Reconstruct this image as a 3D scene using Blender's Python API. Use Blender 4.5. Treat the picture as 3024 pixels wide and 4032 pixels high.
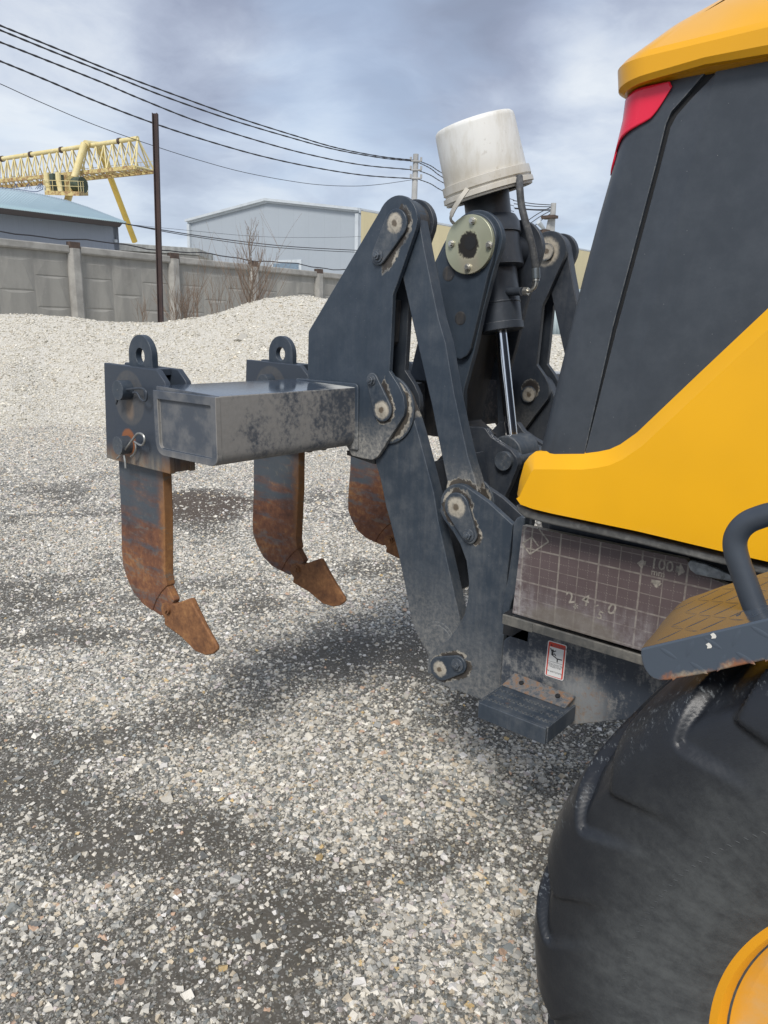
import bpy, bmesh, math, random
import numpy as np
from math import sin, cos, pi, radians, degrees, sqrt, atan, atan2
from mathutils import Vector, Matrix
random.seed(7); RNG = np.random.default_rng(11)
for o in list(bpy.data.objects): bpy.data.objects.remove(o)
SC = bpy.context.scene
COL = SC.collection

# ------------------------------------------------------------------ camera
# X = forward direction of the machine, Y = across it (away from the viewer), Z = up; the lens is 1.6 m above the yard
F_PX, HZ, ROLL, XL, EYE = 2912.0, 1295.0, radians(1.2), -2050.0, 1.6
pit = atan((2016 - HZ) / F_PX)
_f = np.array([0, cos(pit), -sin(pit)]); _r = np.array([1., 0, 0]); _u = np.cross(_r, _f)
_r2 = cos(ROLL) * _r + sin(ROLL) * _u; _u2 = -sin(ROLL) * _r + cos(ROLL) * _u
_a = (XL - 1512) / F_PX; _b = -(_a * _r2[2] + _f[2]) / _u2[2]
_d = _a * _r2 + _b * _u2 + _f; AZ = atan2(_d[0], _d[1])
MX = -np.array([sin(AZ), cos(AZ), 0]); MY = np.array([-MX[1], MX[0], 0]); MM = np.array([MX, MY, [0, 0, 1.]])
CR, CU, CF = MM @ _r2, MM @ _u2, MM @ _f
FWD = MM @ np.array([0, 1., 0]); RGT = MM @ np.array([1., 0, 0])
cam = bpy.data.cameras.new('Camera'); camo = bpy.data.objects.new('Camera', cam); COL.objects.link(camo)
cam.sensor_fit = 'VERTICAL'; cam.sensor_height = 36; cam.lens = F_PX / 4032 * 36; cam.clip_start = .05; cam.clip_end = 3000
m = Matrix.Identity(4)
for i, v in enumerate((CR, CU, -CF)):
    for j in range(3): m[j][i] = v[j]
m[2][3] = EYE; camo.matrix_world = m
SC.camera = camo

# ------------------------------------------------------------------ light
SC.view_settings.view_transform = 'Standard'; SC.view_settings.look = 'None'; SC.view_settings.gamma = 1
SC.view_settings.exposure = 0.42; SC.view_settings.use_curve_mapping = False
SUN_EL = radians(47)
_s = -0.92 * FWD - 0.22 * RGT; SUN_AZ = atan2(_s[1], _s[0])
sd = Vector((cos(SUN_AZ) * cos(SUN_EL), sin(SUN_AZ) * cos(SUN_EL), sin(SUN_EL)))
sun = bpy.data.lights.new('Sun', 'SUN'); suno = bpy.data.objects.new('Sun', sun); COL.objects.link(suno)
sun.energy = 2.3; sun.angle = radians(17); sun.color = (1, .955, .89)
suno.rotation_euler = sd.to_track_quat('Z', 'Y').to_euler()

# ------------------------------------------------------------------ node helpers
class NT:
    def __init__(s, tree): s.t = tree; s.t.nodes.clear()
    def n(s, typ, **kw):
        nd = s.t.nodes.new(typ)
        for k, v in kw.items(): setattr(nd, k, v)
        return nd
    def put(s, sock, v):
        if v is None: return
        if isinstance(v, bpy.types.NodeSocket): s.t.links.new(v, sock)
        else:
            if sock.type == 'RGBA' and len(v) == 3: v = (*v, 1)
            sock.default_value = v
    def m(s, op, a, b=None, c=None, clamp=False):
        nd = s.n('ShaderNodeMath', operation=op, use_clamp=clamp)
        for i, v in enumerate((a, b, c)): s.put(nd.inputs[i], v)
        return nd.outputs[0]
    def v(s, op, a, b=None, scale=None):
        nd = s.n('ShaderNodeVectorMath', operation=op)
        s.put(nd.inputs[0], a)
        if b is not None: s.put(nd.inputs[1], b)
        if scale is not None: s.put(nd.inputs['Scale'], scale)
        return nd.outputs['Value' if op in ('LENGTH', 'DOT_PRODUCT', 'DISTANCE') else 'Vector']
    def noise(s, vec, scale, detail=4, rough=.55, dist=0, col=False):
        nd = s.n('ShaderNodeTexNoise'); s.put(nd.inputs['Vector'], vec); s.put(nd.inputs['Scale'], scale)
        nd.inputs['Detail'].default_value = detail; nd.inputs['Roughness'].default_value = rough
        nd.inputs['Distortion'].default_value = dist
        return nd.outputs['Color' if col else 'Fac']
    def vor(s, vec, scale, out='Color', feature='F1', rand=1):
        nd = s.n('ShaderNodeTexVoronoi', feature=feature); s.put(nd.inputs['Vector'], vec); s.put(nd.inputs['Scale'], scale)
        nd.inputs['Randomness'].default_value = rand
        return nd.outputs[out]
    def mr(s, x, a, b, c=0., d=1., smooth=True):
        nd = s.n('ShaderNodeMapRange', interpolation_type='SMOOTHSTEP' if smooth else 'LINEAR')
        for i, q in enumerate((x, a, b, c, d)): s.put(nd.inputs[i], q)
        return nd.outputs[0]
    def mix(s, f, a, b, mode='MIX'):
        nd = s.n('ShaderNodeMix', data_type='RGBA', blend_type=mode, clamp_factor=True)
        s.put(nd.inputs['Factor'], f); s.put(nd.inputs[6], a); s.put(nd.inputs[7], b)
        return nd.outputs[2]
    def ramp(s, f, stops, const=False):
        nd = s.n('ShaderNodeValToRGB'); cr = nd.color_ramp
        if const: cr.interpolation = 'CONSTANT'
        while len(cr.elements) > 1: cr.elements.remove(cr.elements[-1])
        cr.elements[0].position = stops[0][0]; cr.elements[0].color = (*stops[0][1], 1)
        for p, c in stops[1:]:
            e = cr.elements.new(p); e.color = (*c, 1)
        s.put(nd.inputs[0], f)
        return nd.outputs[0]
    def xyz(s, vec):
        nd = s.n('ShaderNodeSeparateXYZ'); s.put(nd.inputs[0], vec); return nd.outputs
    def cxyz(s, x, y, z):
        nd = s.n('ShaderNodeCombineXYZ'); s.put(nd.inputs[0], x); s.put(nd.inputs[1], y); s.put(nd.inputs[2], z); return nd.outputs[0]
    def pos(s): return s.n('ShaderNodeNewGeometry').outputs['Position']
    def nor(s): return s.n('ShaderNodeNewGeometry').outputs['True Normal']
    def sc(s, vec, x, y, z): return s.v('MULTIPLY', vec, (x, y, z))
    def seg(s, pos, a, b):
        """distance in the XZ plane from pos to the segment a-b"""
        x, _, z = s.xyz(pos)
        px = s.m('SUBTRACT', x, a[0]); pz = s.m('SUBTRACT', z, a[1])
        bx, bz = b[0] - a[0], b[1] - a[1]; L = max(bx * bx + bz * bz, 1e-9)
        h = s.m('DIVIDE', s.m('ADD', s.m('MULTIPLY', px, bx), s.m('MULTIPLY', pz, bz)), L, clamp=True)
        dx = s.m('SUBTRACT', px, s.m('MULTIPLY', h, bx)); dz = s.m('SUBTRACT', pz, s.m('MULTIPLY', h, bz))
        return s.m('SQRT', s.m('ADD', s.m('MULTIPLY', dx, dx), s.m('MULTIPLY', dz, dz)))
    def out(s, color, rough=.5, metal=0., bump=None, bstr=.3, bdist=.01, coat=0., spec=.5, sss=0):
        b = s.n('ShaderNodeBsdfPrincipled'); o = s.n('ShaderNodeOutputMaterial')
        s.put(b.inputs['Base Color'], color); s.put(b.inputs['Roughness'], rough); s.put(b.inputs['Metallic'], metal)
        b.inputs['Coat Weight'].default_value = coat; b.inputs['Coat Roughness'].default_value = .12
        b.inputs['Specular IOR Level'].default_value = spec
        if bump is not None:
            bp = s.n('ShaderNodeBump'); s.put(bp.inputs['Height'], bump); bp.inputs['Strength'].default_value = bstr
            bp.inputs['Distance'].default_value = bdist; s.t.links.new(bp.outputs[0], b.inputs['Normal'])
        s.t.links.new(b.outputs[0], o.inputs[0])
def mat(name):
    mt = bpy.data.materials.new(name); mt.use_nodes = True
    return mt, NT(mt.node_tree)

# ------------------------------------------------------------------ sky
W = bpy.data.worlds.new('World'); SC.world = W; W.use_nodes = True
w = NT(W.node_tree)
dirv = w.v('NORMALIZE', w.n('ShaderNodeTexCoord').outputs['Generated'])
sky = w.n('ShaderNodeTexSky', sky_type='NISHITA', sun_disc=False, sun_elevation=SUN_EL, sun_rotation=pi / 2 - SUN_AZ)
_, _, dz = w.xyz(dirv)
flat = w.v('DIVIDE', dirv, w.cxyz(w.m('ADD', w.m('MAXIMUM', dz, 0.), .16), w.m('ADD', w.m('MAXIMUM', dz, 0.), .16), 1.))
flat = w.sc(flat, 1, 1, .6)
warp = w.v('ADD', flat, w.v('SCALE', w.noise(flat, 1.3, 3, col=True), scale=.5))
n1 = w.noise(warp, .62, 8, .56)
n2 = w.noise(w.v('ADD', warp, (3.1, 7.7, 1)), 2.1, 8, .6)
def sky_dot(x, y, width):
    d = (x * 1.82278 - 1512) / F_PX * CR + (2016 - y * 1.82278) / F_PX * CU + CF; d /= np.linalg.norm(d)
    return w.mr(w.v('DOT_PRODUCT', dirv, tuple(d)), cos(radians(width)), 1.)
f = w.m('ADD', w.m('MULTIPLY', n1, .62), w.m('MULTIPLY', n2, .38))
for (x, y, wd, amt) in ((300, 40, 10, -.01), (760, 80, 15, -.15), (980, 150, 9, -.10), (430, 320, 6, -.05), (560, 265, 8, .13), (870, 290, 9, .13), (1190, 260, 8, .09), (1130, 60, 8, -.07), (700, 400, 10, .08), (60, 250, 10, .08), (1280, 480, 6, .03), (100, 20, 8, .03)):
    f = w.m('ADD', f, w.m('MULTIPLY', sky_dot(x, y, wd), amt))
cl = w.ramp(f, [(.30, (2.15, 2.4, 3.15)), (.41, (2.75, 3.05, 3.95)), (.49, (3.7, 4.1, 5.05)), (.56, (5.0, 5.45, 6.25)), (.66, (6.7, 7.0, 7.3))])
blue = w.mix(w.mr(dz, 0., .8), (3.8, 5.1, 6.8), (3.1, 4.1, 6.0))
gap = w.mr(w.noise(w.v('ADD', warp, (9, 2, 5)), .9, 5, .5), .50, .66, 0., .40)
base = w.mix(gap, cl, blue)
base = w.mix(w.mr(dz, .32, .02, 0., .5), base, (5.0, 5.8, 6.8))
base = w.mix(.12, base, sky.outputs[0])
bg = w.n('ShaderNodeBackground'); w.put(bg.inputs[0], base); bg.inputs[1].default_value = .1
wo = w.n('ShaderNodeOutputWorld'); w.t.links.new(bg.outputs[0], wo.inputs[0])

# ------------------------------------------------------------------ measuring helpers
CROPS = dict(A=(380,1280,.36166),B=(900,1300,.36166),C=(1400,750,.36166),D=(1700,750,.36166),E=(1700,1350,.36166),G=(1200,1400,.36166),H=(1650,350,.36166),J=(1600,2250,.42194),K=(1300,1900,.48222),L=(400,1750,.40683),M=(900,1750,.45208),N=(2300,1850,.43641),O=(1500,800,.40683),Q=(2000,800,.49751),R=(600,800,.48222),T=(0,450,.42194),U=(2024,2400,.60277),V=(2024,3232,.60277),W=(1900,1700,.67752),X=(1600,1750,.85835),Y=(2100,0,.58779),Z=(350,1250,.69319),P=(2020,2050,.36166),S=(2130,2500,.09043),p=(0,0,1.82278))
def ray(k, x, y):
    o = CROPS[k]; sx, sy = o[0] + o[2] * x, o[1] + o[2] * y
    d = (sx - 1512) / F_PX * CR + (2016 - sy) / F_PX * CU + CF
    return d / np.linalg.norm(d)
def onY(k, x, y, Y):
    d = ray(k, x, y); t = Y / d[1]; return (d[0] * t, d[2] * t + EYE)          # (X, Z) in the plane Y
def pY(k, x, y, Y):
    a = onY(k, x, y, Y); return (a[0], Y, a[1])
def onZ(k, x, y, Z):
    d = ray(k, x, y); t = (Z - EYE) / d[2]; return (d[0] * t, d[1] * t, Z)
def at(k, x, y, D):
    d = ray(k, x, y); t = D / float(d @ FWD); return Vector((d[0] * t, d[1] * t, EYE + d[2] * t))

# ------------------------------------------------------------------ object helpers
def link(o, parent=None):
    COL.objects.link(o)
    if parent is not None:
        o.parent = parent; o.matrix_parent_inverse = parent_inv(parent)
    return o
def parent_inv(p):
    return Matrix.Translation(-p.location) if p.parent is None else Matrix.Identity(4)
def tag(o, label=None, cat=None, group=None, kind=None):
    if label: o['label'] = label
    if cat: o['category'] = cat
    if group: o['group'] = group
    if kind: o['kind'] = kind
    return o
def thing(name, label, cat, loc=(0, 0, 0), group=None):
    o = bpy.data.objects.new(name, None); o.location = loc; o.empty_display_size = .1; COL.objects.link(o)
    return tag(o, label, cat, group)
def mk(name, verts, faces, mt, parent=None, bevel=0., seg=2, ang=32, smooth=True):
    me = bpy.data.meshes.new(name)
    me.from_pydata([tuple(map(float, v)) for v in verts], [], faces)
    bm = bmesh.new(); bm.from_mesh(me)
    bmesh.ops.recalc_face_normals(bm, faces=bm.faces)
    if smooth:
        for f_ in bm.faces: f_.smooth = True
        for e in bm.edges:
            if len(e.link_faces) == 2 and e.calc_face_angle(0) > radians(ang): e.smooth = False
    bm.to_mesh(me); bm.free()
    if isinstance(mt, (list, tuple)):
        for q in mt: me.materials.append(q)
    else: me.materials.append(mt)
    o = bpy.data.objects.new(name, me); link(o, parent)
    if bevel > 0:
        b = o.modifiers.new('Bevel', 'BEVEL'); b.width = bevel; b.segments = seg; b.limit_method = 'ANGLE'; b.angle_limit = radians(40)
        b.harden_normals = True
    return o
class MB:
    def __init__(s): s.v = []; s.f = []; s.mi = []
    def add(s, vs, fs, mi=0):
        k = len(s.v); s.v += [tuple(map(float, v)) for v in vs]; s.f += [tuple(i + k for i in f_) for f_ in fs]; s.mi += [mi] * len(fs)
    def box(s, x0, x1, y0, y1, z0, z1, mi=0):
        s.add([(x, y, z) for x in (x0, x1) for y in (y0, y1) for z in (z0, z1)],
              [(0, 1, 3, 2), (4, 6, 7, 5), (0, 4, 5, 1), (2, 3, 7, 6), (0, 2, 6, 4), (1, 5, 7, 3)], mi)
    def prism(s, pts, y0, y1, mi=0):
        n = len(pts)
        s.add([(x, y0, z) for x, z in pts] + [(x, y1, z) for x, z in pts],
              [tuple(range(n)), tuple(range(2 * n - 1, n - 1, -1))] + [(i, (i + 1) % n, n + (i + 1) % n, n + i) for i in range(n)], mi)
    def tube(s, path, r, n=10, caps=True, mi=0, flat=None):
        path = [Vector(p) for p in path]; rs = r if isinstance(r, (list, tuple)) else [r] * len(path)
        up = None; k0 = len(s.v); fs = []; vs = []
        for i, p in enumerate(path):
            t = (path[min(i + 1, len(path) - 1)] - path[max(i - 1, 0)]).normalized()
            if up is None: up = t.orthogonal().normalized() if flat is None else (Vector(flat) - t * t.dot(Vector(flat))).normalized()
            up = (up - t * up.dot(t)).normalized(); sd_ = t.cross(up)
            for j in range(n):
                a = 2 * pi * j / n; vs.append(p + (up * cos(a) + sd_ * sin(a)) * rs[i])
        for i in range(len(path) - 1):
            for j in range(n):
                fs.append((i * n + j, i * n + (j + 1) % n, (i + 1) * n + (j + 1) % n, (i + 1) * n + j))
        if caps: fs += [tuple(range(n)), tuple((len(path) - 1) * n + j for j in range(n - 1, -1, -1))]
        s.add(vs, fs, mi)
    def cyl(s, a, b, r0, r1=None, n=32, mi=0): s.tube([a, b], [r0, r1 if r1 is not None else r0], n, True, mi)
    def build(s, name, mt, parent=None, **kw):
        o = mk(name, s.v, s.f, mt, parent, **kw)
        if isinstance(mt, (list, tuple)):
            for p, i in zip(o.data.polygons, s.mi): p.material_index = i
        return o
def smooth_path(pts, n=8):
    pts = [Vector(p) for p in pts]; out = []
    q = [pts[0] * 2 - pts[1]] + pts + [pts[-1] * 2 - pts[-2]]
    for i in range(1, len(q) - 2):
        for k in range(n):
            t = k / n; a, b, c, d = q[i - 1], q[i], q[i + 1], q[i + 2]
            out.append(.5 * ((2 * b) + (c - a) * t + (2 * a - 5 * b + 4 * c - d) * t * t + (3 * b - a - 3 * c + d) * t ** 3))
    out.append(pts[-1]); return out
def arc(cx, cz, r, a0, a1, n=14):
    return [(cx + r * cos(radians(a0 + (a1 - a0) * i / n)), cz + r * sin(radians(a0 + (a1 - a0) * i / n))) for i in range(n + 1)]
def T(Y, *pts):
    """outline traced on the vertical plane Y: (crop, x, y) or ('arc', cx, cz, r, a0, a1)"""
    out = []
    for q in pts:
        if q[0] == 'arc': out += arc(*q[1:])
        elif q[0] == 'xz': out.append((q[1], q[2]))
        else: out.append(onY(q[0], q[1], q[2], Y))
    return out
def fillet(pts, rad, n=5):
    """round the corners of a closed outline; rad a number or {index: r}"""
    out = []; N = len(pts)
    for i in range(N):
        r = rad.get(i, 0) if isinstance(rad, dict) else rad
        p, a, b = Vector(pts[i]), Vector(pts[i - 1]), Vector(pts[(i + 1) % N])
        if r <= 0: out.append(tuple(p)); continue
        u, v = (a - p), (b - p); lu, lv = u.length, v.length
        if lu < 1e-6 or lv < 1e-6: out.append(tuple(p)); continue
        u /= lu; v /= lv; an = u.angle(v)
        if an > radians(172): out.append(tuple(p)); continue
        t = min(r / math.tan(an / 2), lu * .48, lv * .48); A, B = p + u * t, p + v * t
        for k in range(n + 1):
            s_ = k / n; out.append(tuple(A * (1 - s_) ** 2 + p * 2 * s_ * (1 - s_) + B * s_ ** 2))
    return out
def hull(circles, n=24):
    P = [(cx + r * cos(2 * pi * i / n), cz + r * sin(2 * pi * i / n)) for cx, cz, r in circles for i in range(n)]
    P = sorted(set((round(a, 6), round(b, 6)) for a, b in P))
    def half(pp):
        h = []
        for q in pp:
            while len(h) > 1 and (h[-1][0] - h[-2][0]) * (q[1] - h[-2][1]) - (h[-1][1] - h[-2][1]) * (q[0] - h[-2][0]) <= 0: h.pop()
            h.append(q)
        return h
    a, b = half(P), half(P[::-1]); return a[:-1] + b[:-1]
def plate(name, pts, y0, th, mt, parent=None, bevel=.0025, **kw):
    b = MB(); b.prism(pts, y0, y0 + th); return b.build(name, mt, parent, bevel=bevel, **kw)
def rslab(name, pts, wts, Yf, R, depth, mt, parent=None, n=6, chamfer=False):
    """slab whose front outline edges are rolled back by R where the vertex weight is 1"""
    P = [Vector(p) for p in pts]; N = len(P); area = sum(P[i].x * P[(i + 1) % N].y - P[(i + 1) % N].x * P[i].y for i in range(N))
    sg = 1 if area > 0 else -1; ins = []
    for i in range(N):
        e1 = (P[i] - P[i - 1]).normalized(); e2 = (P[(i + 1) % N] - P[i]).normalized()
        n1_ = Vector((-e1.y, e1.x)) * sg; n2_ = Vector((-e2.y, e2.x)) * sg; nn = (n1_ + n2_)
        nn = nn.normalized() / max(.45, nn.normalized().dot(n1_)) if nn.length > 1e-6 else n1_
        ins.append(nn * wts[i])
    vs, fs = [], []; rings = []
    for k in range(n + 1):
        a = pi / 2 * k / n; dy = R * (1 - sin(a)); dn = R * (1 - cos(a))
        if chamfer: dy = R * (1 - k / n); dn = R * 1.25 * k / n
        dn = dn if k else 0; rings.append((dn, Yf + dy))
    rings = [(0, Yf + depth)] + rings
    for dn, y in rings:
        for i in range(N): q = P[i] + ins[i] * dn; vs.append((q.x, y, q.y))
    K = len(rings)
    for k in range(K - 1):
        for i in range(N): fs.append((k * N + i, k * N + (i + 1) % N, (k + 1) * N + (i + 1) % N, (k + 1) * N + i))
    fs.append(tuple((K - 1) * N + i for i in range(N))); fs.append(tuple(range(N - 1, -1, -1)))
    return mk(name, vs, fs, mt, parent, ang=28)
def dup(o, off):
    """a copy of a part and of its sub-parts, moved by off"""
    c = o.copy(); COL.objects.link(c); c.parent = o.parent; c.matrix_parent_inverse = o.matrix_parent_inverse.copy()
    c.location = o.location + Vector(off)
    for ch in [q for q in bpy.data.objects if q.parent == o]:
        d = ch.copy(); COL.objects.link(d); d.parent = c; d.matrix_parent_inverse = ch.matrix_parent_inverse.copy()
    return c
# ------------------------------------------------------------------ materials
PAINT = (.031, .045, .064); DUST = (.30, .29, .265); CREAM = (.50, .45, .36); GREASE = (.035, .028, .022)
def paint(name, base=PAINT, dust=.25, rough=.42, rings=(), low=None, streak=.35, dustc=DUST, rust=0., pins=(), top_clean=False):
    """charcoal machine paint with dust film, run marks, mud rings round the pins and scratches"""
    mt, t = mat(name); p = t.pos()
    nA = t.noise(p, 13, 8, .70); nB = t.noise(t.sc(p, 60, 60, 5), 1.0, 5, .65); nC = t.noise(p, 95, 6, .72)
    c = t.mix(t.mr(nA, .3, .7), tuple(q * .9 for q in base), tuple(q * 1.1 for q in base))
    film = t.m('MULTIPLY', t.mr(t.m('ADD', t.m('MULTIPLY', nA, 1 - streak), t.m('MULTIPLY', nB, streak)), .38, .72), dust)
    if low:
        z = t.xyz(p)[2]; lo = t.mr(t.m('ADD', z, t.m('MULTIPLY', t.m('SUBTRACT', nA, .5), .25)), low[1], low[0])
        film = t.m('ADD', film, t.m('MULTIPLY', lo, t.mr(nC, .2, .75, .25 * low[2], low[2])))
    if len(base) and rough < .9: pass
    film = t.m('MULTIPLY', film, t.mr(nC, .25, .7, .55, 1.1))
    c = t.mix(film, c, dustc)
    bv = t.n('ShaderNodeBevel', samples=4); bv.inputs['Radius'].default_value = .0045
    eg = t.m('SUBTRACT', 1., t.v('DOT_PRODUCT', bv.outputs[0], t.nor()))
    c = t.mix(t.m('MULTIPLY', t.mr(eg, .04, .22), t.mr(nC, .40, .62, .12, .75)), c, (.25, .25, .24))
    wob = t.m('MULTIPLY', t.m('SUBTRACT', t.noise(p, 62, 6, .75), .5), .034)
    wob2 = t.m('MULTIPLY', t.m('SUBTRACT', t.noise(p, 21, 4, .6), .5), .045)
    rg = rough
    hgt = t.m('MULTIPLY', nC, .25)
    for rg_ in rings:                                              # (seg a, seg b, radius, width, side): dark gap then pale crust on one side
        a, b, r, wd = rg_[:4]; sd_ = rg_[4] if len(rg_) > 4 else None
        d = t.m('ADD', t.seg(p, a, b), wob); d2 = t.m('ADD', d, wob2)
        if sd_:
            mx_, mz_ = (a[0] + b[0]) / 2, (a[1] + b[1]) / 2
            dt = t.v('DOT_PRODUCT', t.v('SUBTRACT', p, (mx_, 0, mz_)), (sd_[0], 0, sd_[1]))
            away = t.m('MULTIPLY', t.mr(dt, .012, -.012), .06); d = t.m('ADD', d, away); d2 = t.m('ADD', d2, away)
        pale = t.m('MULTIPLY', t.mr(d, r + wd * 1.6, r + wd * 1.3), t.mr(d, r - .004, r + .002))
        c = t.mix(t.m('MULTIPLY', pale, t.mr(nA, .38, .6, .15, .75)), c, CREAM)
        dark = t.m('MULTIPLY', t.mr(d2, r + wd, r + wd * .8), t.mr(t.seg(p, a, b), r - .02, r - .015))
        c = t.mix(t.m('MULTIPLY', dark, .9), c, GREASE)
    for (a, r) in pins:                                            # pale caked disc with a dark hole
        d = t.m('ADD', t.seg(p, a, a), t.m('MULTIPLY', wob, .6))
        c = t.mix(t.m('MULTIPLY', t.mr(d, r * 1.05, r * .72, 0, .85), t.mr(nC, .25, .6, .5, 1.)), c, CREAM); c = t.mix(t.mr(d, r * .42, r * .22, 0, .9), c, (.10, .075, .05))
    if rust > 0:
        c = t.mix(t.mr(t.noise(p, 17, 6, .7), .68, .74, 0, rust), c, (.22, .09, .03))
    sp = t.vor(p, 55, 'Distance'); c = t.mix(t.mr(sp, .05, .02, 0, .5), c, (.42, .42, .40))
    rr = t.m('ADD', t.m('MULTIPLY', film, .5), rg, clamp=True)
    t.out(c, rr, bump=hgt, bstr=.25, bdist=.002)
    return mt
def plain(name, col, rough=.5, metal=0., var=.12, scale=9, bump=0., coat=0., dirt=0., dirtc=DUST):
    mt, t = mat(name); p = t.pos(); n_ = t.noise(p, scale, 6, .6)
    c = t.mix(t.mr(n_, .3, .7), tuple(q * (1 - var) for q in col), tuple(q * (1 + var) for q in col))
    if dirt: c = t.mix(t.mr(t.noise(p, scale * 2.3, 6, .68), .45, .75, 0, dirt), c, dirtc)
    t.out(c, t.mr(n_, .2, .8, rough * .85, min(1, rough * 1.15)), metal, bump=t.noise(p, scale * 9, 4) if bump else None, bstr=bump, bdist=.003, coat=coat)
    return mt
def yellow_mat(name, col=(.84, .42, .0015)):
    mt, t = mat(name); p = t.pos(); z = t.xyz(p)[2]
    c = t.mix(t.mr(t.noise(p, 3, 3), .3, .7), tuple(q * .95 for q in col), tuple(q * 1.04 for q in col))
    d = t.m('MULTIPLY', t.mr(t.m('ADD', z, t.m('MULTIPLY', t.noise(p, 9, 5, .6), .12)), 1.28, 1.18), t.mr(t.noise(p, 22, 5, .65), .45, .75, 0, .30))
    c = t.mix(d, c, (.62, .50, .28))
    t.out(c, .30, bump=t.noise(p, 260, 3), bstr=.05, bdist=.001, coat=.15)
    return mt
M_tower = paint('tower_paint', dust=.08, low=(1.215, 1.37, 1.0), rings=[((-1.416, 1.888), (-1.478, 1.805), .040, .009, (.83, -.3)), ((-1.452, 1.362), (-1.494, 1.448), .037, .006, (.9, -.2))])
M_towerfar = paint('tower_paint_shaded', base=(.024, .031, .042), dust=.08, pins=[((-1.424, 1.892), .056)], low=(1.22, 1.36, .4), rings=[((-1.424, 1.892), (-1.424, 1.892), .030, .006), ((-1.452, 1.382), (-1.452, 1.382), .030, .006)])  # inner and far plates: same charcoal darkened to paint in their shade
M_link = paint('link_paint', dust=.15, rings=[((-1.165, 1.109), (-1.165, 1.109), .062, .012)], low=(1.12, 1.27, .8))
M_arm = paint('arm_paint', dust=.22, low=(.60, .95, .6), rings=[((-1.452, 1.362), (-1.452, 1.362), .072, .018)])
M_brk = paint('bracket_paint', dust=.24, low=(.50, .85, .55), rings=[((-1.165, 1.109), (-1.118, 1.035), .042, .008, (-.5, .5)), ((-1.165, 1.109), (-1.118, 1.035), .030, .006, (.9, .4)), ((-1.199, .594), (-1.135, .628), .034, .005, (-.5, .8)), ((-1.199, .594), (-1.135, .628), .036, .006, (.6, -.8))])
M_keep = paint('keeper_paint', dust=.32, rough=.4, streak=.1, pins=[((-1.418, 1.890), .030), ((-1.452, 1.362), .030), ((-1.165, 1.109), .033), ((-1.199, .594), .027)])
M_shaded = paint('shaded_paint', base=(.026, .033, .045), dust=.12)  # machine charcoal with shade mixed into the colour, for inner and far parts
M_dirty = paint('dirty_paint', base=(.028, .032, .038), dust=.42, streak=.7, dustc=(.17, .14, .11))
M_trun = paint('trunnion_paint', dust=.05, rough=.46)
M_cyl = paint('cylinder_paint', base=(.034, .042, .055), dust=.06, rough=.38)
M_hold = paint('holder_paint', dust=.16, low=(1.15, 1.30, .35), rust=.25, rings=[])
mt, t = mat('frame_paint'); p = t.pos(); nb = t.noise(p, 7, 7, .66); nf = t.noise(p, 75, 7, .78); ns = t.noise(t.sc(p, 60, 60, 9), 1, 5, .65)
q_ = t.m('ADD', t.m('MULTIPLY', nb, .35), t.m('ADD', t.m('MULTIPLY', nf, .4), t.m('MULTIPLY', ns, .25)))
c = t.mix(nb, (.030, .040, .056), (.045, .055, .072)); c = t.mix(t.mr(q_, .47, .60, 0, .75), c, (.28, .275, .26))
c = t.mix(t.mr(t.xyz(p)[2], .70, .60, 0, .35), c, (.28, .27, .24)); c = t.mix(t.mr(t.v('DISTANCE', p, (-.70, 1.62, .70)), .10, .03, 0, .7), c, t.mix(t.mr(nf, .50, .66), (.27, .28, .28), (.24, .15, .09)))
t.out(c, .5, bump=nf, bstr=.15, bdist=.002); M_frame = mt
M_shell = paint('hood_paint', base=(.043, .052, .064), dust=.04, rough=.40, streak=.2)
M_rail = plain('rail_paint', (.045, .055, .07), .42, bump=.05)
M_yel = yellow_mat('yellow_paint')
M_yroof = yellow_mat('roof_paint_shaded', (.74, .36, .006))  # fairing yellow toned down, the roof's shade sits in the colour
M_red = plain('lens_red', (.74, .014, .05), .25, var=.05, coat=.3)
M_chrome = plain('chrome_rod', (.75, .76, .78), .10, 1., .04)
M_steel = plain('zinc_steel', (.62, .60, .54), .32, .9, .08, 40)
M_wire = plain('clip_wire', (.42, .42, .40), .38, .8, .2, 60)
M_darkwire = plain('clip_wire_dark', (.05, .06, .075), .45, .2, .2, 60)
M_hose = plain('hose_rubber', (.055, .058, .062), .62, 0, .2, 30, .1, dirt=.35)
M_rub = plain('seal_rubber', (.10, .10, .095), .6, 0, .3, 20, .1, dirt=.5)
M_black = plain('shadow_gap', (.012, .013, .015), .8)
M_bolt = plain('bolt_paint', (.075, .09, .11), .38, .2, .2, 60, dirt=.4)

mt, t = mat('cover_zinc'); p = t.pos()
wob = t.m('MULTIPLY', t.m('SUBTRACT', t.noise(p, 70, 6, .7), .5), .035)
dd = t.m('ADD', t.seg(p, (-1.372, 1.861), (-1.372, 1.853)), wob)
c = t.mix(t.noise(p, 7, 5), (.36, .38, .27), (.50, .50, .37))
c = t.mix(t.mr(t.seg(p, (-1.372, 1.83), (-1.36, 1.79)), .045, .02, 0, .35), c, (.55, .45, .36))
c = t.mix(t.mr(dd, .040, .032), c, (.03, .028, .026))
t.out(c, t.mr(dd, .044, .036, .34, .8), .45, bump=t.noise(p, 60, 4), bstr=.08, bdist=.002); M_cover = mt

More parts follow.
